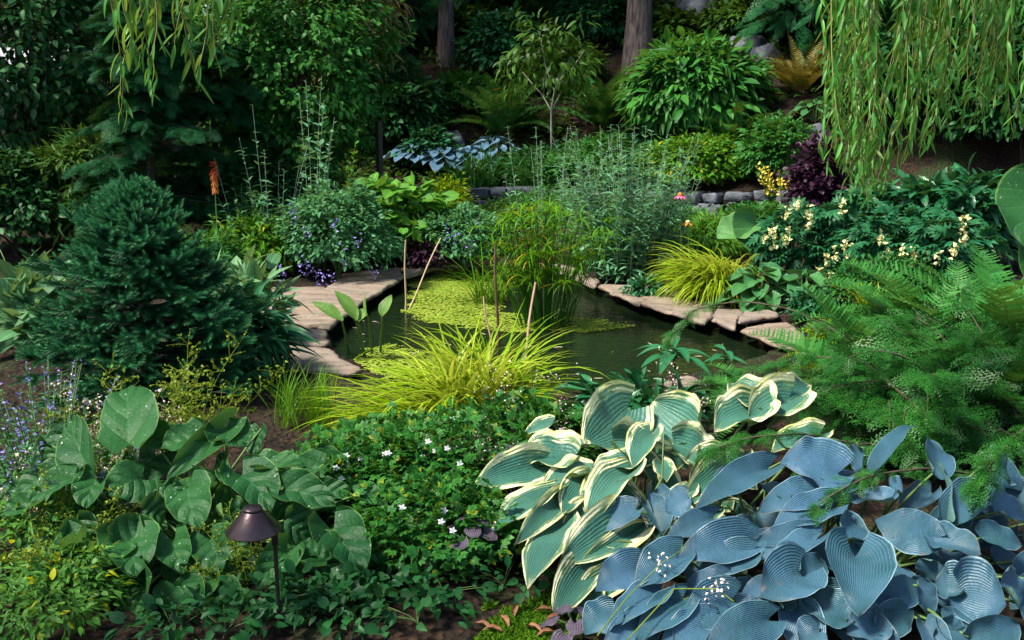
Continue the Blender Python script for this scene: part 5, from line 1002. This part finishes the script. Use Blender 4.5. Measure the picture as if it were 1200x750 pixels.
# big leaves left
def big_green():
    b = gp(215, 3.95); t = thing('big_leaved_plant', 'lush plant of big wavy dark green leaves around the lamp', 'perennial', b); dm = lambda x, y: np.interp(y, [430, 520, 620, 760], [4.65, 4.2, 3.78, 3.36]); c7 = lambda s: (s[0] / 3, 500 + s[1] / 3, s[2] / 3, 500 + s[3] / 3, s[4] / 3) + tuple(s[5:])
    S = [(318, 165, 262, -45, 165, .05, (-.3, -.75, .6), .10), (455, 60, 470, -150, 215, .12, (.1, -.7, .6), .06), (500, 185, 385, 245, 175, -.05, (-.1, -.7, .8), -.15, .18), (800, 5, 590, 190, 105, -.05, (.4, -.55, .8), .2), (700, 40, 560, 75, 90, 0, (0, -.4, 1), .2),
         (790, 20, 870, 70, 110, 0, (.2, -.3, 1)), (660, 215, 700, 362, 165, -.02, (.25, -.75, .6), .15), (850, 170, 960, 295, 150, -.02, (.3, -.7, .7), .18), (1000, 220, 1185, 275, 105, 0, (.0, -.5, .9), .2), (920, 150, 1075, 138, 60, .0, (.1, -.4, 1)),
         (795, 185, 785, 88, 55, .05, (0, -1, .2)), (430, 440, 330, 512, 170, -.05, (-.25, -.6, .8), .2), (440, 420, 530, 330, 170, .0, (-.1, -.8, .5), .22), (450, 400, 495, 520, 190, -.1, (.2, -.7, .7), .2), (740, 395, 790, 510, 160, -.05, (.15, -.75, .65), .12),
         (610, 400, 640, 520, 130, -.05, (0, -.7, .7)), (520, 560, 545, 740, 205, -.1, (-.05, -.75, .7), .12, .12), (1010, 440, 905, 575, 135, -.03, (.3, -.7, .6)), (1150, 470, 1060, 415, 130, 0, (0, -.5, .9)), (1170, 360, 1270, 520, 165, -.05, (.3, -.6, .75), .12),
         (1160, 560, 1335, 625, 110, -.02, (.1, -.4, .9)), (130, 270, -5, 325, 85, 0, (-.2, -.45, .9)), (260, 180, 105, 278, 120, -.02, (-.2, -.5, .9)), (390, 650, 290, 750, 120, 0, (-.2, -.6, .8)), (300, 400, 190, 480, 105, 0, (-.2, -.6, .8)),
         (580, 215, 640, 240, 55, 0, (0, -.8, .5)), (340, 180, 310, 290, 120, -.03, (-.1, -.7, .7)), (630, 560, 690, 690, 170, -.02, (.1, -.7, .7)), (760, 580, 830, 690, 150, 0, (.1, -.7, .7)), (1060, 560, 960, 640, 130, 0, (0, -.6, .8)), (860, 640, 800, 740, 150, 0, (.0, -.6, .8)), (700, 640, 680, 745, 120, 0, (0, -.6, .8)), (500, 300, 580, 330, 120, .08, (0, -.6, .8)), (760, 290, 850, 330, 120, .1, (.1, -.6, .8)), (270, 330, 330, 420, 120, .08, (-.1, -.6, .8)), (1000, 330, 1090, 400, 130, .1, (.1, -.6, .8)), (180, 420, 110, 520, 110, .05, (-.2, -.6, .8))]
    placed_leaves(t, [c7(s) for s in S], dm, BROAD, STEM, b, RW, seed0=300, lobe=.24, cup=.16, wave=.055, arch=.10)
    r = np.random.default_rng(5)
    for k in range(72):     # leaves deeper in the clump
        x, y = r.uniform(30, 420), r.uniform(500, 735); a = r.uniform(.2, 2.9); D = float(dm(x, y)) + r.uniform(.06, .32); q = P(x, y, D); q[2] = max(q[2] - r.uniform(0, .05), .08); l = r.uniform(.12, .2); m = MB(); dv = np.array([math.cos(a), -.5 * math.sin(a), -.5 * math.sin(a)])
        big_leaf(m, q, q + norm(dv) * l, l * .85, (r.normal() * .3, -.5, .8), .1, .12, .05, .24, .1, RW, 10, 12, seed=k); lf = part(m, 'leaf', BROAD, t); stalk(lf, q, b + r.normal(size=3) * [.08, .08, 0], (0, 0, 0), STEM)
big_green()
# path lamp
def path_lamp():
    D = 3.32; x = P(297, 615, D)[0]; z = P(297, 622, D)[2]; zt = P(297, 594, D)[2]; g0 = HS(x, D); t = thing('path_lamp', 'bronze path lamp with a conical hat on a slim pole', 'lamp', (x, D, g0))
    BR = plain_mat('bronze', (.050, .034, .038), (.085, .060, .062), .32, 9, .0008, 80, metal=.75, spec=.6); R_ = 68 / 2 * D / FPX * 1.02
    def lathe(pr, seg=48):
        m = MB(); a = np.linspace(0, 2 * np.pi, seg, endpoint=False); K = len(pr); V = np.array([[x + r * math.cos(q), D + r * math.sin(q), h] for r, h in pr for q in a]); m.raw(V, [[i * seg + j, i * seg + (j + 1) % seg, (i + 1) * seg + (j + 1) % seg, (i + 1) * seg + j] for i in range(K - 1) for j in range(seg)]); return m
    h = zt - z; part(lathe([(.004, z + .006), (R_ * .95, z + .004), (R_ * .985, z), (R_, z + .002), (R_, z + .005), (R_ * .36, z + h * .84), (R_ * .34, z + h * .86)]), 'hat', BR, t)
    part(lathe([(R_ * .33, z + h * .85), (R_ * .35, z + h * .87), (R_ * .35, z + h * .95), (R_ * .32, z + h * .99), (.002, z + h * 1.0)]), 'cap', BR, t)
    px = P(322.5, 640, D)[0]; m = MB(); m.tube([(px, D, g0 - .12), (px, D, z + .004)], [.0075, .0075], 14, True); part(m, 'pole', BR, t)
    m = MB(); m.tube([(px, D, z - .055), (px, D, z - .05), (px, D, z + .003)], [.0095, .012, .012], 14, True); part(m, 'collar', BR, t)
path_lamp()
shrub('pondside_plant', 'low dark leaves between pond and cream edged hosta', 'perennial', gp(752, 5.45), .36, .2, .36, (GLO, STEM), ELLIP, 70, 9, .11, cl_r=.06)
# ------------------------------------------------------------------ front middle: geraniums, heucheras
for px, D, rx, h, n, lb, nf in ((605, 5.1, .40, .34, 280, 'geranium mound under the golden grass right side', 7), (465, 4.95, .46, .28, 300, 'geranium mound under the golden grass left side', 7), (420, 4.55, .38, .34, 240, 'geranium mound beside the big leaves', 8), (515, 4.6, .36, .36, 270, 'geranium mound in the middle beside plum leaves', 7), (500, 4.0, .36, .30, 200, 'shaded geranium mound lowest in the middle', 4), (630, 5.0, .25, .30, 130, 'geranium mound left of the cream edged hosta', 4)):
    b = gp(px, D); t = shrub('geranium', lb, 'perennial', b, rx, rx * .8, h, (GER, STEM), LOBED, int(n * 1.3), 7, .054, cl_r=.06, stems=14, stem_r=.004, droop=.0, out=.6)
    pts = [b + [rng.uniform(-rx, rx) * .9, -rng.uniform(.45, .95) * rx * .8, h * rng.uniform(.55, 1.0) + .03] for _ in range(nf)]
    for q in pts: a = np.linspace(0, 6.28, 5, endpoint=False); mf = MB(); mf.add(leaf_t(.7, 2, 2, .6, .35, .05, .2), np.repeat(q[None], 5, 0), frames(np.stack([np.cos(a), -.2 + 0 * a, np.sin(a)], -1), np.array([0, -1.0, .4])), .017); part(mf, 'flower', WHI, t)
def heuchera(label, px, py, D, n, seed, sprays=0):
    b = gp(px, D); t = small_hosta('heuchera', label, b, n, .075, lift=max(0, P(px, py, D)[2] - .10 - b[2]), mat=HEUL, el=(0, 55), ratio=1.05, rad=.10, cat='perennial', prof=RW, cup=-.05, seed=seed); return t
HEUL = hosta_mat('plum_leaf_veined', (.045, .036, .058), (.095, .072, .105), None, (.12, .09, .13), 4, .06, .5)
heuchera('plum leaved heuchera at the tip of the cream edged hosta', 584, 522, 4.55, 10, 70); heuchera('plum leaved heuchera between geranium and cream edged hosta', 548, 610, 3.85, 10, 71); heuchera('plum leaved heuchera under the drooping cream edged leaves', 590, 612, 4.0, 10, 72); heuchera('plum leaved heuchera at the bottom beside the blue hosta', 680, 735, 3.32, 10, 73)
airy('coral_bells', 'thin dark stemmed coral bells beside the golden grass', 640, 5.0, 8, .12, .56, DST, PNW, 22, .009, 5)
airy('coral_bells', 'blush dotted coral bells before the whorled dark plant', 800, 5.6, 6, .08, .52, DST, PNW, 26, .010, 5)
airy('coral_bells', 'sparse dark flower stalks leaning across the plum leaves', 610, 4.3, 7, .08, .62, DST, PNW, 12, .008, 3, el=(50, 80), az=(90, 200))
# ------------------------------------------------------------------ hostas in front
VAR = hosta_mat('cream_edged_hosta_leaf', (.025, .125, .085), (.070, .200, .150), (.78, .76, .48), ribs=8, trans=.14, back=(.10, .20, .08))
def var_hosta():
    b = gp(745, 4.15); t = thing('variegated_hosta', 'green hosta with wide cream leaf edges beside the blue hosta', 'hosta', b); dm = lambda x, y: np.interp(y, [430, 470, 600, 740], [5.1, 4.85, 4.02, 3.40])
    S = [(736, 480, 686, 524, 74, -.02, (-.15, -.9, .45), .16, .0), (812, 506, 768, 468, 74, .0, (-.05, -.9, .45), .16, .0), (668, 540, 605, 536, 34, 0, (0, -.35, .95), .2), (632, 546, 557, 570, 44, -.05, (-.1, -.5, .9)), (680, 524, 622, 516, 13, 0, (0, -.2, 1)), (763, 508, 742, 550, 32, -.06, (-.5, -.7, .5)), (740, 546, 692, 548, 17, 0, (0, -.3, 1)), (690, 556, 636, 574, 22, 0, (0, -.35, .9)),
         (690, 566, 660, 605, 36, -.05, (-.4, -.7, .6)), (650, 580, 574, 632, 34, -.08, (-.3, -.55, .8)), (658, 584, 600, 638, 30, -.12, (.1, -.6, .7)), (737, 556, 684, 620, 42, -.1, (-.35, -.75, .6), .22), (706, 570, 690, 610, 34, -.02, (-.3, -.75, .6)), (738, 614, 654, 662, 56, -.08, (.15, -.65, .75), .1), (660, 615, 616, 690, 44, -.08, (-.25, -.75, .6), .1), (745, 628, 668, 684, 40, -.02, (.2, -.6, .8)),
         (690, 664, 648, 728, 44, -.06, (-.2, -.8, .55)), (722, 676, 664, 722, 36, .02, (.1, -.7, .7)), (696, 692, 704, 716, 24, 0, (-.2, -.7, .7)), (768, 600, 774, 636, 30, -.02, (-.2, -.75, .6)), (806, 580, 772, 628, 30, -.06, (-.5, -.6, .6)), (862, 548, 800, 582, 44, -.03, (-.2, -.55, .85), .25), (850, 540, 802, 540, 30, 0, (0, -.4, .95)), (820, 530, 806, 565, 26, 0, (.3, -.8, .5)), (775, 545, 782, 565, 24, 0, (0, -.8, .5)),
         (885, 482, 838, 505, 44, -.04, (-.15, -.7, .75), .2), (925, 470, 875, 498, 46, -.04, (.1, -.7, .75), .25), (895, 480, 858, 448, 44, .03, (0, -.75, .65), .2), (890, 472, 950, 450, 40, .04, (.1, -.7, .7)), (930, 535, 900, 512, 30, 0, (0, -.4, .9)), (960, 510, 905, 530, 26, 0, (0, -.4, .9)), (800, 640, 770, 665, 30, .1, (0, -.6, .8)), (720, 520, 770, 540, 40, .15, (0, -.6, .8)), (790, 520, 840, 545, 40, .12, (0, -.6, .8)), (700, 600, 660, 640, 40, .12, (0, -.6, .8)), (740, 650, 700, 690, 40, .12, (0, -.6, .8)), (720, 580, 760, 615, 40, .14, (0, -.6, .8))]
    placed_leaves(t, S, dm, VAR, STEM, b, HW, seed0=500, lobe=.2, cup=.14, wave=.06, arch=.12, wmul=1.12)
    r = np.random.default_rng(8)
    for k in range(48):
        x, y = r.uniform(630, 900), r.uniform(490, 700); D = float(dm(x, y)) + r.uniform(.06, .32); q = P(x, y, D); a = r.uniform(-.3, 3.4); dv = norm(np.array([math.cos(a), -.6 * abs(math.sin(a)), -.4])); l = r.uniform(.13, .2); q[2] = max(q[2], .1); m = MB(); big_leaf(m, q, q + dv * l, l * .7, (r.normal() * .3, -.4, .9), .1, .12, .03, .16, .1, HW, 8, 12, seed=k); lf = part(m, 'leaf', VAR, t); stalk(lf, q, np.array([q[0] * .6 + b[0] * .4, q[1] * .6 + b[1] * .4 + .1, b[2]]) + r.normal(size=3) * [.04, .04, 0], (0, 0, 0), STEM)
    m = MB(); m.tube([b, P(776, 560, 4.2), P(778, 500, 4.35)], [.006, .005, .003], 5); part(m, 'flower_stalk', STEM, t)
var_hosta()
def blue_hosta():
    b = gp(985, 3.75); t = thing('blue_hosta', 'large blue leaved hosta filling the bottom right corner', 'hosta', b); dm = lambda x, y: np.interp(y, [480, 560, 650, 780], [4.30, 3.92, 3.50, 3.06]); c9 = lambda s: (800 + s[0] / 3, 500 + s[1] / 3, 800 + s[2] / 3, 500 + s[3] / 3, s[4] / 3) + tuple(s[5:])
    S = [(545, 165, 345, 128, 140, -.05, (0, -.6, .8), .05), (300, 150, 45, 300, 85, -.05, (-.3, -.6, .75)), (470, 235, 265, 300, 85, 0, (0, -.4, .95)), (525, 285, 315, 355, 85, 0, (0, -.4, .95)), (105, 325, -60, 405, 70, 0, (-.1, -.5, .9)), (228, 405, -20, 468, 120, -.02, (-.05, -.6, .8)), (240, 450, 45, 525, 85, .04, (0, -.5, .9)), (445, 375, 235, 420, 65, .05, (0, -.45, .9)), (478, 392, 315, 500, 60, 0, (-.3, -.5, .8)),
         (415, 520, 270, 605, 150, -.05, (-.15, -.65, .8), .2), (420, 520, 500, 470, 90, .02, (0, -.7, .6)), (605, 455, 628, 665, 205, -.12, (-.1, -.75, .65), .14), (880, 395, 680, 318, 140, 0, (.1, -.7, .65)), (935, 335, 1078, 200, 105, .05, (-.2, -.75, .6), .15), (885, 405, 1050, 455, 115, -.05, (.1, -.6, .8), .18), (985, 585, 1140, 615, 200, -.06, (.1, -.75, .65), .15), (985, 570, 885, 560, 115, .05, (-.1, -.7, .65)), (715, 600, 830, 555, 95, .03, (0, -.6, .8)), (715, 605, 625, 640, 90, -.02, (0, -.5, .85)), (575, 680, 412, 610, 120, .0, (.05, -.75, .6)),
         (690, 705, 812, 645, 110, .02, (.1, -.75, .6)), (690, 705, 580, 730, 110, 0, (-.1, -.7, .7)), (172, 615, -5, 675, 145, -.02, (0, -.65, .75)), (300, 680, 70, 755, 130, -.04, (-.05, -.65, .8)), (290, 545, 208, 600, 50, .03, (0, -.5, .85)), (690, 150, 822, -5, 48, .05, (-.8, -.45, .4)), (880, 165, 870, 50, 115, .1, (0, -.9, .35)), (925, 320, 862, 130, 120, .12, (.2, -.9, .35)), (720, 270, 540, 265, 90, .12, (0, -.35, .95)), (1050, 390, 1190, 410, 70, .05, (0, -.5, .85)), (1010, 740, 1180, 690, 120, .0, (.1, -.7, .7)), (830, 560, 870, 670, 75, .08, (.2, -.7, .6)), (150, 530, 0, 590, 80, .06, (0, -.5, .9)),
         (100, 700, -80, 770, 120, -.02, (0, -.6, .8)), (-10, 450, -165, 575, 115, -.03, (-.2, -.6, .8), .08), (-140, 500, -305, 580, 110, 0, (-.3, -.6, .75)), (-80, 585, -255, 712, 90, -.04, (-.15, -.6, .8)), (0, 610, -170, 750, 100, -.03, (-.2, -.6, .75)), (-240, 660, -340, 740, 90, .03, (-.2, -.6, .75)), (-130, 690, -290, 790, 100, 0, (-.2, -.6, .75)), (480, 720, 410, 760, 110, .04, (0, -.6, .8)), (900, 700, 960, 770, 120, .05, (.1, -.6, .8)), (350, 640, 300, 560, 90, .1, (0, -.7, .7)), (1120, 560, 1210, 620, 110, .1, (.1, -.6, .8)), (1100, 300, 1210, 330, 90, .08, (.1, -.5, .85)), (640, 100, 600, 140, 70, .1, (0, -.5, .9)), (770, 230, 700, 260, 90, .12, (0, -.6, .8)), (900, 480, 860, 540, 100, .1, (0, -.7, .7)), (560, 380, 600, 330, 100, .12, (0, -.7, .7)), (1060, 130, 1150, 180, 100, .12, (0, -.6, .8)), (20, 250, -60, 300, 70, .08, (0, -.5, .9)), (350, 255, 290, 200, 90, .12, (0, -.6, .8))]
    placed_leaves(t, [c9(s) for s in S], dm, BLUE, STEM, b, HW, seed0=700, lobe=.2, cup=.10, wave=.045, arch=.13, wmul=1.18)
    r = np.random.default_rng(9)
    for k in range(64):
        x, y = r.uniform(740, 1230), r.uniform(545, 770); D = float(dm(x, y)) + r.uniform(.08, .26); q = P(x, y, D); q[2] = max(q[2], .1); a = r.uniform(0, 3.14) if x > 950 else r.uniform(1.2, 3.3); dv = norm(np.array([math.cos(a), -.6 * abs(math.sin(a)), -.4])); l = r.uniform(.15, .22); m = MB(); big_leaf(m, q, q + dv * l, l * .75, (r.normal() * .3, -.4, .9), .1, .12, .03, .16, .1, HW, 8, 12, seed=k); lf = part(m, 'leaf', BLUE, t); stalk(lf, q, np.array([q[0] * .6 + b[0] * .4, q[1] * .6 + b[1] * .4 + .1, b[2]]) + r.normal(size=3) * [.04, .04, 0], (0, 0, 0), STEM)
    for q in ([(700, 745), (735, 700), (775, 660), (805, 640)], [(735, 750), (790, 690), (840, 690), (860, 705)]):
        m = MB(); m.tube([P(x, y, float(dm(x, y)) - .10) for x, y in q], [.003, .0028, .0022, .0016], 4); o = part(m, 'flower_stalk', TEN, t)
        e = P(*q[-2], float(dm(*q[-2])) - .10); m = MB(); k = 30; d = rand_dirs(k); m.add(leaf_t(.75, 2, 2, .4, .4, .3, .3), e + rng.normal(size=(k, 3)) * .022, frames(d, rng.normal(size=(k, 3))), .012); part(m, 'buds', PNW, o)
blue_hosta()
# ------------------------------------------------------------------ willows
def willow(label, trunk, limb, strands, leaf, seed, step=.020, n_side=2):
    trunk = np.array(trunk, float); trunk[2] = HS(trunk[0], trunk[1]); t = thing('weeping_willow', label, 'tree', trunk); m = trunk_mesh(trunk, trunk + [0, 0, 4.6], .17, .10, seed, .08); part(m, 'trunk', BARK, t)
    for l in limb:
        l = np.array([trunk + [0, 0, 2.2]] + [list(q) for q in l], float); s = np.linspace(0, 1, 24); x = np.linspace(0, 1, len(l)); q = np.stack([np.interp(s, x, l[:, i]) for i in range(3)], -1)
        for _ in range(3): q[1:-1] = (q[:-2] + 2 * q[1:-1] + q[2:]) / 4
        m = MB(); m.tube(q, np.linspace(.07, .012, 24), 8); part(m, 'limb', BARK, t)
    r = np.random.default_rng(seed)
    for (px, py, D, ztop) in strands:
        e = P(px, py, D); a = np.array([e[0] + r.normal() * .10, e[1] + r.normal() * .10, ztop]); s = np.linspace(0, 1, 28); q = a + (e - a) * s[:, None]; q[:, 0] += .035 * np.sin(s * 5 + r.uniform(0, 6)) * s; q[:, 1] += .04 * np.sin(s * 4 + r.uniform(0, 6)) * s
        ms = MB(); ms.tube(q, np.linspace(.0035, .0012, 28), 4); L = ztop - e[2]; n = int(L / step); k = np.linspace(.03, 1, n); i0 = np.clip((k * 27).astype(int), 0, 26); fr = (k * 27 - i0)[:, None]; p = q[i0] * (1 - fr) + q[i0 + 1] * fr
        az = np.arange(n) * 2.4 + r.uniform(0, 6) + r.normal(size=n) * .5; sp_ = r.uniform(.25, .75, n); d = np.stack([np.cos(az) * sp_, np.sin(az) * sp_, -1 + r.uniform(-.1, .5, n)], -1); mb = MB(); mb.addm(WLV, p, frames(d, np.stack([np.cos(az), np.sin(az), .6 + 0 * az], -1) + r.normal(size=(n, 3)) * .4), leaf * r.uniform(.55, 1.15, n) * (1 - .3 * k)); o = part(ms, 'strand', WTW, t); part(mb, 'leaves', WIL, o)
WLV = [leaf_t(.17, 5, 2, .6, .9, f, d) for f, d in ((.25, .1), (.15, .35), (.3, -.15), (.2, .6))]
r_ = np.random.default_rng(3); S = []
for k in range(98):
    px = 972 + 268 * r_.uniform() ** 1.15; prof = np.interp(px, [960, 985, 1010, 1040, 1060, 1085, 1110, 1150, 1190, 1240], [195, 240, 238, 212, 182, 178, 140, 150, 160, 195]); py = prof - abs(r_.normal()) * 45 if px > 995 else prof - abs(r_.normal()) * 60
    S.append((px, max(25, py), r_.uniform(3.7, 4.9), r_.uniform(2.75, 3.05)))
willow('weeping willow whose long green curtain hangs at the upper right', (4.6, 4.6, 0), [[(3.4, 4.5, 3.1), (2.2, 4.3, 3.0), (1.25, 4.2, 2.8)], [(3.6, 5.2, 3.2), (2.6, 5.0, 3.05)]], S, .105, 4, .024)
S = [(128, 52, 2.95, 2.55), (136, 128, 3.0, 2.55), (148, 112, 3.05, 2.5), (152, 70, 2.9, 2.5), (160, 104, 3.0, 2.55), (166, 92, 3.1, 2.5), (176, 66, 2.95, 2.5), (186, 44, 3.1, 2.55), (206, 38, 3.1, 2.5), (218, 52, 3.2, 2.55), (236, 82, 3.0, 2.5), (243, 92, 2.95, 2.5), (250, 70, 3.05, 2.55), (266, 46, 3.1, 2.5), (196, 16, 3.0, 2.5), (228, 24, 3.0, 2.5), (278, 10, 3.1, 2.5)]
willow('weeping willow with a few short sprigs hanging at the upper left', (-3.6, 2.4, 0), [[(-2.6, 2.9, 2.75), (-1.5, 3.0, 2.6), (-.75, 3.05, 2.5)]], S, .118, 6, .032)
# ------------------------------------------------------------------ small things: floating leaves, trailing stems
def floating():
    mb = MB(); n = 60; pts = []
    while len(pts) < n:
        x, y = rng.uniform(400, 860), rng.uniform(345, 455); q = plane(x, y, WATER_Z)
        if poly_in(np.array([q[0]]), np.array([q[1]]), POND)[0]: pts.append(q + [0, 0, .004])
    a = rng.uniform(0, 6.28, n); mb.addm(WLV, np.array(pts), frames(np.stack([np.cos(a), np.sin(a), 0 * a], -1), np.array([0, 0, 1.0])), rng.uniform(.05, .11, n)); stuff(part(mb, 'floating_leaves', leaf_mat('pale_floating_leaf', (.40, .36, .22), (.62, .58, .44), .5, .1)), 'pale fallen willow leaves adrift on the pond', 'floating leaves')
floating()
